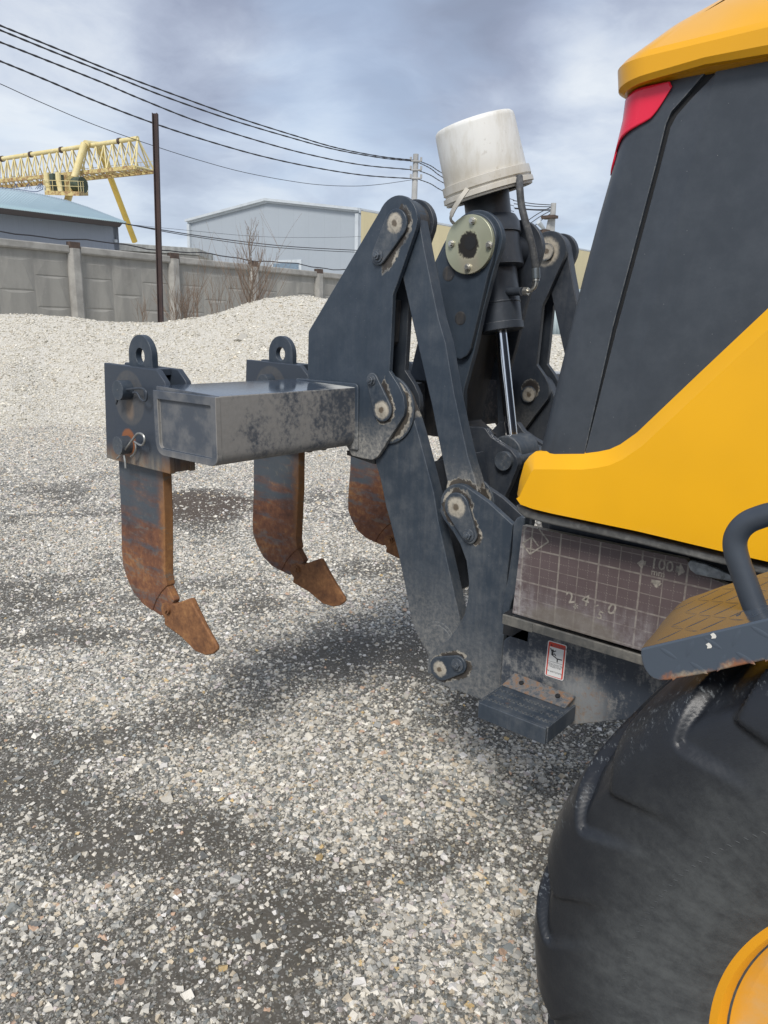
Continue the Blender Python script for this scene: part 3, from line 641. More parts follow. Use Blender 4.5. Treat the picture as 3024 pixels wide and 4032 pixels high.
b.prism([(wq[0][0] - .02, wq[0][1] + .10), (wq[0][0], wq[0][1] + .10), wq[1], (-1.40, 1.24), (-1.64, 1.24), (-1.64, 1.43)], 2.072, 2.299)
b.build('web_plate', M_dirty, rip, bevel=.004)
# hydraulic cylinder
ax0, ax1 = np.array([-1.427, 2.2, 1.99]), np.array([-1.283, 2.2, 1.250]); axd = (ax1 - ax0) / np.linalg.norm(ax1 - ax0)
def AX(z): return ax0 + axd * ((z - ax0[2]) / axd[2])
b = MB(); b.tube([AX(2.24), AX(1.93), AX(1.60)], [.0745, .0745, .0745], 48); cyl = b.build('hydraulic_cylinder', M_cyl, rip, bevel=.003)
b = MB(); b.tube([AX(1.955), AX(1.935), AX(1.90), AX(1.897), AX(1.862), AX(1.80), AX(1.795)], [.088, .098, .100, .094, .094, .098, .088], 48)
b.cyl((TC[0], 2.065, TC[1]), (TC[0], 2.31, TC[1]), .052, n=32); b.build('trunnion_collar', M_cyl, cyl)
b = MB(); b.tube([AX(1.625), AX(1.600), AX(1.598)], [.078, .078, .070], 48); b.tube([AX(1.69), AX(1.684)], [.0765, .0765], 48); b.build('gland_cap', M_cyl, cyl, bevel=.002)
b = MB(); b.tube([AX(1.62), AX(1.23)], .0205, 32); b.build('piston_rod', M_chrome, rip)
q0 = AX(1.725); pp = [q0 + np.array([.06, -.02, 0]), q0 + np.array([.085, -.03, 0])]
b = MB(); b.tube([q0 + np.array([.055, -.03, .0]), Vector(pY('D', 985, 1098, 2.15))], .013, 14); b.build('port', M_cyl, cyl)
b = MB(); b.tube(smooth_path([pY('D', *k_, 2.14) for k_ in ((1040, 1098), (1080, 1090), (1120, 1055), (1136, 1010), (1137, 965))], 5), .0058, 12); b.build('elbow_pipe', M_steel, cyl)
b = MB(); b.tube([pY('D', 1000, 1098, 2.14), pY('D', 1052, 1100, 2.14)], .0135, 6); b.build('union_nut', M_steel, cyl, bevel=.0015); b = MB(); b.tube([pY('D', 1137, 985, 2.14), pY('D', 1137, 962, 2.14)], .0105, 12); b.build('hose_nut', M_steel, cyl)
b = MB(); b.tube([pY('D', 1137, 962, 2.14), pY('D', 1133, 848, 2.14)], .0128, 18); b.build('hose_ferrule', plain('ferrule_grey', (.16, .18, .19), .35, .6), cyl, bevel=.001)
b = MB(); b.tube(smooth_path([pY('D', 1133, 850, 2.14), pY('D', 1112, 700, 2.13), pY('D', 1072, 520, 2.12), pY('D', 1012, 310, 2.11), pY('D', 975, 150, 2.11), pY('D', 960, 0, 2.11), pY('H', 1096, 1060, 2.12), pY('H', 1090, 960, 2.14)], 6), .0112, 18); b.build('hose', M_hose, cyl)

# ------------------------------------------------------------------ grader
gr = thing('motor_grader', 'yellow and charcoal road grader, only its rear corner with one rear wheel in view', 'grader', (.6, 2.2, 0))
bk = T(YO, ('arc', BU[0] + .003, BU[1], .066, 60, 190), ('K', 893, 230), ('K', 925, 300), ('K', 1000, 400), ('K', 1060, 505), ('K', 1110, 640), ('K', 1130, 800), ('K', 1125, 940), ('K', 1095, 1080), ('K', 1030, 1190), ('K', 960, 1285), ('K', 885, 1330), ('K', 815, 1400), ('K', 790, 1470),
       ('K', 795, 1560), ('J', 235, 960), ('J', 300, 1045), ('J', 520, 1130), ('J', 745, 1215), ('J', 870, 1125), ('J', 905, 640), ('K', 1425, 1150), ('K', 1445, 760), ('K', 1492, 345), ('K', 1290, 160))
br = plate('hinge_bracket', bk, YO, .020, M_brk, gr, bevel=.003)
bri = plate('hinge_bracket', bk, YI + .002, .018, M_shaded, gr, bevel=.003)
M_crust = paint('bracket_inner_paint', dust=.3, rings=[(BU, BU, .050, .014)])
b = MB(); b.prism(arc(BU[0], BU[1], .078, 0, 350, 36), YI - .006, YI + .003); b.build('bearing_ring', M_crust, bri, bevel=.002)
plate('hinge_bracket', bk, 2.60, .018, M_shaded, gr, bevel=.003)
keeper(BU, (-1.118, 1.035), .042, .026, YO, gr, M_keep)
keeper(BL, (-1.135, .628), .038, .029, YO, gr, M_keep)
fl = T(1.69, ('K', 1493, 330), ('K', 1520, 290), ('K', 1560, 272), ('K', 1592, 282), ('K', 1578, 420), ('K', 1545, 720), ('K', 1525, 880), ('K', 1478, 980), ('K', 1445, 1150), ('K', 1420, 1150), ('K', 1398, 1010), ('K', 1448, 780), ('K', 1480, 560))
plate('bracket_flange', fl, 1.690, .03, M_brk, gr, bevel=.005)
# lugs that carry the foot of the cylinder
lp = T(2.08, ('E', 380, 912), ('E', 575, 922), ('E', 640, 1020), ('E', 750, 1100), ('E', 860, 1165), ('E', 925, 1250), ('E', 940, 1330), ('E', 900, 1430), ('E', 850, 1560), ('E', 800, 1659), ('p', 1075, 1200), ('p', 990, 1265), ('p', 930, 1010))
lp = fillet(lp, {1: .02, 4: .02, 5: .02, 6: .02}, 4)
plate('cylinder_lug', lp, 2.08, .028, M_shaded, gr, bevel=.003)
plate('cylinder_lug', lp, 2.29, .028, M_shaded, gr, bevel=.003)
cp = onY('E', 785, 1285, 2.07)
b = MB(); b.cyl((cp[0], 2.062, cp[1]), (cp[0], 2.36, cp[1]), .031, n=32); b.cyl((cp[0], 2.061, cp[1]), (cp[0], 2.063, cp[1]), .003, n=8); b.build('pin', M_bolt, gr, bevel=.003)
M_eye = paint('rod_eye_paint', dust=.4, rings=[((cp[0] - .06, cp[1] - .02), (cp[0] - .06, cp[1] - .02), .05, .012)])
e0 = AX(1.22); b = MB(); b.prism(arc(cp[0] - .035, cp[1] + .01, .062, 0, 350, 36), 2.135, 2.26); b.tube([AX(1.255), AX(1.20)], [.034, .05], 32); b.build('rod_eye', M_eye, rip, bevel=.006)
# rear frame box seen between link and bracket
fb = T(1.90, ('G', 1345, 1165), ('G', 1500, 1128), ('p', 985, 986), ('p', 1035, 1240), ('K', 1130, 842), ('K', 1040, 890), ('K', 900, 200))
plate('rear_frame', fb, 1.90, .16, M_shaded, gr, bevel=.004)
b = MB(); b.box(-.92, .7, 1.83, 2.62, .62, 1.10); b.box(-.82, .7, 1.60, 2.9, .93, 1.30); b.build('chassis', M_shaded, gr, bevel=.01)
# side frame panel, ledge and plywood
fpn = T(1.62, ('J', 905, 650), ('J', 935, 622), ('J', 1090, 530), ('J', 1300, 590)) 
zt_ = fpn[-1][1]; fpn = fpn[:3] + [(.75, fpn[2][1] + .002), (.75, .50)] + T(1.62, ('U', 780, 716), ('J', 1475, 1440), ('J', 1430, 1300), ('J', 870, 1130))
side = plate('frame_panel', fpn, 1.62, .02, M_frame, gr, bevel=.003)
b = MB(); zl = onY('J', 1003, 402, 1.56)[1]
b.box(-.885, .75, 1.536, 1.66, .888, .894); b.box(-.885, .75, 1.529, 1.536, .888, .911); b.box(-.885, -.80, 1.525, 1.529, .887, .913)
M_ledge = paint('ledge_paint', base=(.07, .07, .066), dust=.75, dustc=(.27, .25, .21), rough=.6); b.build('ledge', M_ledge, gr, bevel=.002)
b = MB(); b.box(-.935, -.86, 1.62, 1.72, zl - .09, zl - .03); b.build('gusset', M_black, gr)
pl0, pl1 = onY('X', 540, 366, 1.56), onY('X', 495, 780, 1.56)
ztp = pl0[1] - .004; zbt = pl1[1] + .002
crn = onY('X', 1283, 530, 1.56)
ply = plate('plywood_board', [(pl0[0] - .004, ztp), (pl1[0] - .006, zbt), (.35, zbt), (.35, ztp - .05), (crn[0] + .16, ztp - .052), (crn[0] + .02, ztp - .022), (crn[0], ztp)], 1.56, .018, M_ply, None, bevel=.0008)
tag(ply, 'brown film-faced plywood board with printed grid, wedged under the yellow fairing', 'plywood board')
def strokes(name, segs, wd, Y, th, mt, parent):
    b = MB()
    for a, c_ in segs:
        a, c_ = Vector(a), Vector(c_); d = (c_ - a); n2_ = Vector((-d.y, d.x)).normalized() * wd / 2
        b.prism([tuple(a + n2_), tuple(c_ + n2_), tuple(c_ - n2_), tuple(a - n2_)], Y - th, Y)
        th += .00004
    return b.build(name, mt, parent, smooth=False)
YP = 1.5597
g_ = lambda *q: onY('P', *q, YP)
strokes('printed_emblem', [(g_(215, 75), g_(205, 180)), (g_(205, 180), g_(100, 250)), (g_(100, 250), g_(185, 365)), (g_(185, 365), g_(388, 228)), (g_(388, 228), g_(275, 80)), (g_(200, 185), g_(190, 360)), (g_(210, 185), g_(278, 280)), (g_(110, 110), g_(150, 70))], .0036, YP, .0002, M_print, ply)
def tri(name, pts):
    b = MB(); b.prism([g_(*q) for q in pts], YP - .0003, YP); return b.build(name, M_print, ply, smooth=False)
tri('printed_arrow', [(1352, 462), (1415, 415), (1425, 440), (1448, 440), (1442, 490), (1420, 485), (1405, 528)])
tri('printed_arrow', [(1508, 640), (1610, 655), (1605, 680), (1625, 685), (1560, 732), (1505, 665)])
tri('printed_arrow', [(1875, 560), (1800, 600), (1795, 560), (1770, 550), (1780, 490), (1810, 500), (1825, 460)])
def text(name, s, x, z, size, Y, mt, parent, ang=0., ax='LEFT', sx=1., th=.0002, shear=0.):
    cu = bpy.data.curves.new(name, 'FONT'); cu.body = s; cu.size = size; cu.extrude = th; cu.align_x = ax; cu.resolution_u = 3; cu.offset = .0003 if name == 'printed_text' else 0
    o_ = bpy.data.objects.new(name, cu); COL.objects.link(o_)
    mw = Matrix.Translation((x, Y, z)) @ Matrix.Rotation(ang, 4, 'Y') @ Matrix.Rotation(pi / 2, 4, 'X') @ Matrix.Diagonal((sx, 1, 1, 1))
    bpy.context.view_layer.update()
    me = bpy.data.meshes.new_from_object(o_.evaluated_get(bpy.context.evaluated_depsgraph_get())); me.transform(mw)
    bpy.data.objects.remove(o_); me.name = name; me.materials.clear(); me.materials.append(mt)
    q = bpy.data.objects.new(name, me); return link(q, parent)
a_ = g_(1490, 500); text('printed_text', '100', a_[0], a_[1] - .002, .034, YP, M_print, ply)
a_ = g_(1500, 575); text('printed_text', 'mm', a_[0], a_[1] - .002, .020, YP, M_print, ply)
for ch, x_, y_, an in (('2', 600, 900, -.35), ('4', 735, 900, .15), ('-', 905, 960, -.5), ('0', 1010, 985, .35), ('*', 650, 990, .0), ('5', 900, 1050, .3)):
    a_ = g_(x_, y_); text('printed_text', ch, a_[0], a_[1], .040 if ch in '240' else .030, YP, M_print, ply, an)
# torn tape at the broken corner of the board
tv = [pY('X', *q, 1.553) for q in ((1292, 545), (1305, 528), (1380, 548), (1500, 600), (1500, 628), (1440, 618), (1330, 595), (1305, 575))]
M_tape = plain('tape_grey', (.25, .27, .28), .3, .2, .35, 60, .5)
b = MB(); tp_ = [(v[0], v[2]) for v in tv]; b.prism(tp_, 1.548, 1.559); b.build('torn_tape', M_tape, ply, bevel=.003)
# warning sticker
YS = 1.6195
s_ = lambda *q: onY('S', *q, YS)
M_w = plain('sticker_white', (.72, .72, .70), .35, var=.04); M_r = plain('sticker_red', (.62, .06, .035), .4, var=.06); M_k = plain('sticker_black', (.02, .02, .025), .5); M_g = plain('sticker_grey_ink', (.16, .16, .17), .5)
corn = [s_(320, 225), s_(1140, 460), s_(970, 2010), s_(160, 1745)]
stk = plate('warning_label', fillet(corn, .006, 5), YS - .0004, .0004, M_w, side, bevel=0, smooth=False)
def lay(pts, k_, mt, r=0):
    b = MB(); b.prism(fillet([s_(*q) for q in pts], r, 4) if r else [s_(*q) for q in pts], YS - .0004 - .0003 * k_, YS - .0004); return b.build('label_print', mt, stk, smooth=False)
lay([(350, 270), (1090, 485), (940, 1960), (205, 1725)], 1, M_r, .004)
lay([(395, 480), (1015, 660), (880, 1905), (262, 1720)], 2, M_w, 0)
lay([(330, 1108), (945, 1290), (943, 1303), (328, 1120)], 3, M_g)
lay([(465, 385), (515, 478), (420, 450)], 3, M_k)
strokes('label_figure', [(s_(430, 560), s_(490, 720)), (s_(540, 735), s_(670, 688)), (s_(515, 850), s_(600, 815)), (s_(600, 815), s_(655, 910)), (s_(470, 840), s_(680, 1010)), (s_(670, 1025), s_(925, 1095)), (s_(725, 1040), s_(715, 1190))], .0026, YS - .0013, .0002, M_k, stk)
lay([(475, 700), (550, 720), (525, 870), (465, 840)], 4, M_k)
b = MB(); q = s_(530, 665); b.prism(arc(q[0], q[1], .0026, 0, 340, 12), YS - .0016, YS - .0005); b.build('label_figure', M_k, stk, smooth=False)
a_ = s_(560, 500); text('label_text', 'ОСТОРОЖНО', a_[0], a_[1], .0075, YS - .0012, M_g, stk)
a_ = s_(620, 1350); text('label_text', 'ОПАСНОСТЬ', a_[0], a_[1], .0068, YS - .0012, M_g, stk, ax='CENTER')
a_ = s_(605, 1440); text('label_text', 'ПАДЕНИЯ', a_[0], a_[1], .0068, YS - .0012, M_g, stk, ax='CENTER')
a_ = s_(590, 1650); text('label_text', 'Не наступать!', a_[0], a_[1], .0068, YS - .0012, M_g, stk, ax='CENTER')
# rear step
M_step = paint('step_paint', dust=.25, low=(.5, .7, .15), rust=.6); b = MB()
b.prism([(-.893, .655), (-.705, .655), (-.705, .698), (-.893, .698)], 1.448, 1.456); b.prism([(-.893, .690), (-.705, .690), (-.705, .697), (-.893, .697)], 1.456, 1.585)
b.box(-.709, -.703, 1.456, 1.60, .655, .699); b.box(-.897, -.892, 1.456, 1.60, .655, .699)
st = b.build('rear_step', M_step, gr, bevel=.002)
for r_ in range(3):
    b = MB(); yy = 1.475 + r_ * .03
    for i in range(17):
        x0 = -.888 + i * .0108; b.prism([(x0, .6965), (x0 + .0108, .6965), (x0 + .0108, .698), (x0 + .009, .698), (x0 + .0065, .703), (x0 + .0025, .703)], yy, yy + .004)
    b.build('grip_strip', M_step, st, smooth=False)
mt, t = mat('step_rust'); p = t.pos(); nf = t.noise(p, 60, 6, .7); t.out(t.ramp(nf, [(.38, (.06, .07, .085)), (.50, (.15, .145, .14)), (.60, (.20, .11, .06)), (.72, (.33, .29, .23))]), .7, bump=nf, bstr=.2, bdist=.002); M_srust = mt
b = MB(); fz = [(-.897, 1.565, .700), (-.717, 1.565, .700), (-.712, 1.612, .716), (-.888, 1.612, .722)]
b.add(fz + [(x_, y_ + .004, z_ - .006) for x_, y_, z_ in fz], [(0, 1, 2, 3), (4, 7, 6, 5), (0, 4, 5, 1), (1, 5, 6, 2), (2, 6, 7, 3), (3, 7, 4, 0)]); b.build('step_flange', M_srust, st, bevel=.002)
for u_ in (.22, .80):
    x_ = -.893 + .18 * u_; b = MB(); nn = Vector((0, -.019, .047)).normalized(); c0 = Vector((x_, 1.590, .7105)); b.tube([c0, c0 + nn * .003], [.0065, .0065], 16); b.build('bolt_hole', M_black, st)
# bodywork: trim, yellow fairing, charcoal shells, lamp, roof
tr = T(1.49, ('W', 185, 425), ('W', 200, 465), ('W', 240, 500), ('W', 330, 528), ('W', 900, 655), ('W', 1425, 785)); e = tr[-1]; sl = (tr[-1][1] - tr[-2][1]) / (tr[-1][0] - tr[-2][0])
tr += [(.7, e[1] + sl * (.7 - e[0]))]; u2 = T(1.49, ('W', 1420, 735), ('W', 900, 605), ('W', 300, 470)); tr += [(.7, u2[0][1] + sl * (.7 - u2[0][0]))] + u2
plate('rubber_trim', tr, 1.492, .09, M_rub, gr, bevel=.006, seg=3)
YF = 1.475
lo_ = T(YF, ('W', 1659, 776), ('W', 1420, 722), ('W', 900, 597), ('W', 400, 492), ('W', 290, 465), ('W', 215, 438), ('W', 172, 408), ('W', 163, 375), ('W', 178, 290), ('W', 205, 190), ('W', 235, 150), ('W', 272, 122), ('W', 570, 119), ('W', 640, 110), ('W', 705, 96), ('W', 765, 68), ('W', 860, 0), ('p', 1500, 800), ('p', 1659, 649))
lo_ = [(.7, lo_[0][1] - .02)] + lo_ + [(.30, lo_[-1][1] + .37), (.7, lo_[-1][1] + .37)]
wt = [0] + [.18] * 6 + [.35, .6, .8] + [1] * 9 + [1, 1] + [.3, 0]
wt = (wt + [0] * 40)[:len(lo_)]
rslab('fairing', lo_, wt, YF, .030, 1.45, M_yel, gr, chamfer=True, n=3)
YH = 1.50
sh = T(YH, ('p', 1135, 1035), ('p', 1168, 900), ('p', 1205, 745), ('p', 1240, 600), ('p', 1275, 465), ('p', 1310, 340), ('p', 1330, 255), ('p', 1340, 175), ('p', 1534, 132), ('Y', 1165, 470), ('Y', 1020, 640), ('Y', 925, 745), ('Y', 888, 830), ('Y', 820, 1110), ('Y', 690, 1600), ('Y', 530, 2200), ('p', 1250, 1035))
rslab('hood_shell', sh, [1] * 8 + [0] * 9, YH, .055, 1.40, M_shell, gr, n=7)
dr = T(YH, ('p', 1262, 985), ('Y', 552, 2200), ('Y', 715, 1600), ('Y', 845, 1110), ('Y', 912, 850), ('Y', 955, 770), ('Y', 1050, 660), ('Y', 1205, 500), ('Y', 1235, 445), ('xz', .7, 2.08), ('xz', .7, 1.36), ('p', 1325, 985), ('p', 1290, 985))
rslab('hood_door', dr, [0] + [1] * 7 + [0] * 5, YH + .001, .004, .05, M_shell, gr, n=3)
sm = T(1.508, ('p', 1240, 975), ('Y', 500, 2200), ('Y', 660, 1600), ('Y', 790, 1110), ('Y', 870, 800), ('Y', 1000, 600), ('Y', 1150, 440), ('Y', 1300, 430), ('Y', 1100, 660), ('Y', 980, 780), ('Y', 880, 1110), ('Y', 760, 1600), ('Y', 590, 2200), ('p', 1275, 975))
plate('seam_shade', sm, 1.509, .01, M_black, gr, bevel=0)  # black strip painting the shade inside the open hood seam
def rs(pl, n):
    L = [0.]
    for i in range(1, len(pl)): L.append(L[-1] + math.dist(pl[i], pl[i - 1]))
    o_ = []
    for k in range(n + 1):
        q = L[-1] * k / n; i = max(j for j in range(len(L)) if L[j] <= q + 1e-9); i = min(i, len(pl) - 2); f_ = (q - L[i]) / (L[i + 1] - L[i])
        o_.append((pl[i][0] + (pl[i + 1][0] - pl[i][0]) * f_, pl[i][1] + (pl[i + 1][1] - pl[i][1]) * f_))
    return o_
edge = [onY('p', x_, y_, YH) for x_, y_ in ((1240, 600), (1275, 465), (1310, 340), (1330, 255), (1340, 175))]
def edge_x(z_): return float(np.interp(z_, [q[1] for q in edge], [q[0] for q in edge]))
tpl = rs(T(1.497, ('Y', 577, 655), ('Y', 640, 620), ('Y', 690, 597), ('Y', 800, 570), ('Y', 915, 547)), 26)
bpl = rs(T(1.497, ('Y', 455, 1150), ('Y', 495, 1060), ('Y', 508, 1015), ('Y', 528, 970), ('Y', 565, 922), ('Y', 620, 885), ('Y', 740, 822), ('Y', 785, 795), ('Y', 820, 755), ('Y', 870, 680), ('Y', 930, 580)), 26)
vs = []; NV = 16
for i in range(27):
    for j in range(NV + 1):
        f_ = j / NV; x_ = tpl[i][0] * (1 - f_) + bpl[i][0] * f_; z_ = tpl[i][1] * (1 - f_) + bpl[i][1] * f_
        x_ = max(x_, edge_x(z_) - .0015); d_ = min(.055, max(0., x_ - edge_x(z_) + .0015)); vs.append((x_, YH - .003 + .055 - sqrt(max(0., .055 ** 2 - (.055 - d_) ** 2)), z_))
fs = [(i * (NV + 1) + j, (i + 1) * (NV + 1) + j, (i + 1) * (NV + 1) + j + 1, i * (NV + 1) + j + 1) for i in range(26) for j in range(NV)]
tlo = mk('tail_lamp', vs, fs, M_red, gr, ang=70); sm_ = tlo.modifiers.new('Solidify', 'SOLIDIFY'); sm_.thickness = .004; sm_.offset = 0
# roof: rounded lip, raised side band and inward-sloping top
def ringpts(xr, ys, rc, zf, n=9):
    """plan outline: along the near side, round the rear corner, across the rear to the far corner"""
    P_ = [(.9, ys)] + [(x_, ys) for x_ in (.4, .1, -.1, -.25, -.4, -.50)] + [(xr + rc - rc * sin(pi / 2 * i / n), ys + rc - rc * cos(pi / 2 * i / n)) for i in range(n + 1)]
    P_ += [(xr, y_) for y_ in (1.8, 2.2, 2.6)] + [(xr + rc - rc * cos(pi / 2 * i / n), 4.4 - ys - rc + rc * sin(pi / 2 * i / n)) for i in range(n + 1)] + [(.9, 4.4 - ys)]
    return [(x_, y_, zf(x_, y_)) for x_, y_ in P_]
rg_ = [ringpts(-.650, 1.447, .05, lambda x_, y_: 2.039 + .08 * min(.16, x_ + .66) - .03 * max(0, x_ + .5)),
       ringpts(-.665, 1.425, .07, lambda x_, y_: 2.037 + .08 * min(.16, x_ + .66) - .03 * max(0, x_ + .5)), ringpts(-.678, 1.418, .08, lambda x_, y_: 2.046 + .08 * min(.16, x_ + .66) - .01 * max(0, x_ + .5)),
       ringpts(-.683, 1.418, .08, lambda x_, y_: 2.080 + .02 * max(0, x_ + .6)), ringpts(-.676, 1.424, .085, lambda x_, y_: 2.092 + .02 * max(0, x_ + .6)),
       ringpts(-.640, 1.500, .10, lambda x_, y_: 2.155 + .06 * max(0, x_ + .6)), ringpts(-.600, 1.60, .12, lambda x_, y_: 2.215 + .10 * max(0, x_ + .6)), ringpts(-.56, 1.70, .12, lambda x_, y_: 2.262 + .10 * max(0, x_ + .6)), ringpts(-.51, 1.84, .12, lambda x_, y_: 2.296 + .10 * max(0, x_ + .6)), ringpts(-.45, 2.00, .12, lambda x_, y_: 2.31 + .10 * max(0, x_ + .6)), ringpts(-.38, 2.17, .01, lambda x_, y_: 2.318 + .10 * max(0, x_ + .6))]
N_ = len(rg_[0]); vs = [q for r_ in rg_ for q in r_]; fs = [(k * N_ + i, k * N_ + i + 1, (k + 1) * N_ + i + 1, (k + 1) * N_ + i) for k in range(len(rg_) - 1) for i in range(N_ - 1)]
fs.append(tuple((len(rg_) - 1) * N_ + i for i in range(N_))); fs.append(tuple(range(N_ - 1, -1, -1)))
CAMP = Vector((0, 0, EYE)); vs = [tuple(CAMP + (Vector(v) - CAMP) * 1.0345) for v in vs]
mk('roof', vs, fs, M_yroof, gr, ang=20)
# fender with tread plate, handrail
YD = .93; th = radians(29)
f0 = np.array([onY('N', 520, 1608, YD)[0], YD, onY('N', 520, 1608, YD)[1]]); f1 = np.array([onY('N', 1659, 1335, YD)[0], YD, onY('N', 1659, 1335, YD)[1]])
sl = (f1[2] - f0[2]) / (f1[0] - f0[0]); nrm = np.array([-sl, -.07, 1.]); nrm /= np.linalg.norm(nrm)
def onF(x, y, off=0.):
    d = ray('N', x, y); q0_ = f0 + nrm * off; t_ = ((q0_ - np.array([0, 0, EYE])) @ nrm) / (d @ nrm); return np.array([0, 0, EYE]) + d * t_
topo = [onF(*q) for q in ((520, 1608), (560, 1552), (640, 1465), (700, 1380), (770, 1300), (830, 1235), (885, 1188), (960, 1150), (1070, 1115), (1150, 1085), (1260, 1045), (1350, 1018), (1659, 918))]
f2 = f1 + (f1 - f0) * .9; bk_ = topo[-1] + (f1 - f0) * .5
loop = topo + [bk_, f2, f1]
vs = [tuple(v) for v in loop] + [tuple(v - nrm * .006) for v in loop]; n_ = len(loop)
fen = mk('fender_step', vs, [tuple(range(n_)), tuple(range(2 * n_ - 1, n_ - 1, -1))] + [(i, (i + 1) % n_, n_ + (i + 1) % n_, n_ + i) for i in range(n_)], M_tread, gr, smooth=False)
lip = T(YD, ('N', 518, 1606), ('N', 517, 1660), ('N', 530, 1730), ('N', 552, 1790), ('N', 590, 1845), ('N', 635, 1880), ('N', 690, 1896), ('N', 760, 1893), ('N', 1050, 1842), ('N', 1659, 1708))
f2b = (f2[0], lip[-1][1] + sl * (f2[0] - lip[-1][0])); lip += [f2b, (f2[0], f2[2]), (f1[0], f1[2])]
b = MB(); b.prism(lip, YD - .004, YD + .004); b.build('fender_lip', M_fender, fen, bevel=.003, seg=3)
# raised almond treads
ex = (f1 - f0) / np.linalg.norm(f1 - f0); ey = np.cross(nrm, ex)
if ey[1] < 0: ey = -ey
def bar(b, c_, u_, v_, n3, L=.019, Wd=.0030, H=.0007):
    vs = []; K = 6
    for i in range(K + 1):
        s = -1 + 2 * i / K; ww = Wd * (1 - s * s) ** .7 + .0002; cc = c_ + u_ * L * s
        vs += [cc - v_ * ww, cc + n3 * H * (1 - s * s) ** .5, cc + v_ * ww]
    fs = []
    for i in range(K): fs += [(3 * i, 3 * i + 1, 3 * i + 4, 3 * i + 3), (3 * i + 1, 3 * i + 2, 3 * i + 5, 3 * i + 4)]
    b.add(vs, fs)
from_poly = [(float((v - f0) @ ex), float((v - f0) @ ey)) for v in loop]
def inside(x_, y_, P_):
    c_ = False
    for i in range(len(P_)):
        (x1, y1), (x2, y2) = P_[i - 1], P_[i]
        if (y1 > y_) != (y2 > y_) and x_ < (x2 - x1) * (y_ - y1) / (y2 - y1) + x1: c_ = not c_
    return c_
b = MB(); i = 0
for iy in range(0, 40):
    for ix in range(-2, 60):
        x_, y_ = ix * .030 + (iy % 2) * .0, iy * .030
        a = radians(45) if (ix + iy) % 2 == 0 else radians(-45)
        u_ = cos(a) * ex + sin(a) * ey; v_ = -sin(a) * ex + cos(a) * ey
        if (f0 + ex * x_ + ey * y_)[1] < 1.44 and all(inside(x_ + dx, y_ + dy, from_poly) for dx in (-.014, .014) for dy in (-.014, .014)): bar(b, f0 + ex * x_ + ey * y_ + nrm * .0001, u_, v_, nrm)
b.build('tread_pattern', M_tread, fen)
b = MB(); b.box(-.44, .7, 1.53, 2.87, 1.32, 2.04); b.build('hood_core', M_shell, gr)
b = MB(); ezl = np.array([0, 0, 1.]); nl = np.array([0, -1., 0]); ux = np.array([ex[0], 0, ex[2]]); ux /= np.linalg.norm(ux); uz = np.cross(nl, ux)
if uz[2] < 0: uz = -uz
for iy in (0, 1):
    for ix in range(1, 30):
        a = radians(45) if (ix + iy) % 2 == 0 else radians(-50)
        cc = f0 + np.array([0, -.0041, 0]) + ux * (ix * .030 + .004) - uz * (.014 + iy * .026)
        bar(b, cc, cos(a) * ux + sin(a) * uz, -sin(a) * ux + cos(a) * uz, nl, L=.013)
b.build('tread_pattern', M_fender, fen)
M_chip = plain('chip_white', (.7, .68, .62), .6)
for q in ((1165, 1503), (1125, 1592)):
    a_ = onY('N', *q, YD - .006); b = MB(); b.prism([(a_[0] + .0032 * (1 + .4 * sin(5 * k)) * cos(k), a_[1] + .0036 * (1 + .3 * cos(3 * k)) * sin(k)) for k in np.linspace(0, 5.6, 9)], YD - .0048, YD - .0040); b.build('paint_chip', M_chip, fen)
YR = 1.00
hr = [pY('N', *q, YR) for q in ((1562, 1300), (1510, 1160), (1450, 990), (1400, 850), (1368, 740), (1360, 660), (1375, 590), (1420, 520), (1490, 465), (1590, 425), (1680, 400), (1800, 390), (2000, 400))]
b = MB(); b.tube(smooth_path(hr, 5), .0148, 24); b.build('handrail', M_rail, gr)
b = MB(); a_ = onY('N', 1560, 1310, YR); b.box(a_[0] - .020, a_[0] + .06, YR - .03, YR + .025, a_[1] - .02, a_[1] + .004); b.build('handrail_foot', M_rail, gr, bevel=.005)

# ------------------------------------------------------------------ wheel
whl = thing('x', 'x', 'x'); bpy.data.objects.remove(whl)
prof = [(.318, .962), (.335, .948), (.37, .930), (.41, .914), (.45, .904), (.49, .900), (.53, .901), (.56, .905), (.585, .911), (.605, .920), (.622, .933), (.634, .948), (.643, .968), (.649, .995), (.653, 1.03), (.655, 1.07), (.655, 1.12)]
prof = [(r_ * .962 if r_ > .36 else r_ * .975 + .004, .9 + (y_ - .9) * .87) for r_, y_ in prof]
_pp = [Vector((r_, y_, 0)) for r_, y_ in prof]; prof = [(q.x, q.y) for q in smooth_path(_pp, 3)]
YC = prof[-1][1]; prof = prof + [(r_, 2 * YC - y_) for r_, y_ in prof[-2::-1]]
vs = []; fs = []
def sst(x_, a_, b_): x_ = min(1., max(0., (x_ - a_) / (b_ - a_))); return x_ * x_ * (3 - 2 * x_)
def lug(th_, r_, y_):
    """worn pads of the tread: 0 on a pad, 1 in the void between; the edges slant across shoulder and sidewall"""
    yy = abs(y_ - YC)
    kink = (.575 - r_) * 7.5 if r_ < .575 else 0.
    ph = (th_ * 16 / (2 * pi) - (.63 - r_) * 3.4 + kink + (.19 - yy) * 1.6 + (.5 if y_ > YC else 0)) % 1.0
    return sst(ph, .51, .56) * (1 - sst(ph, .88, .95))
NA = 2000; wear = []
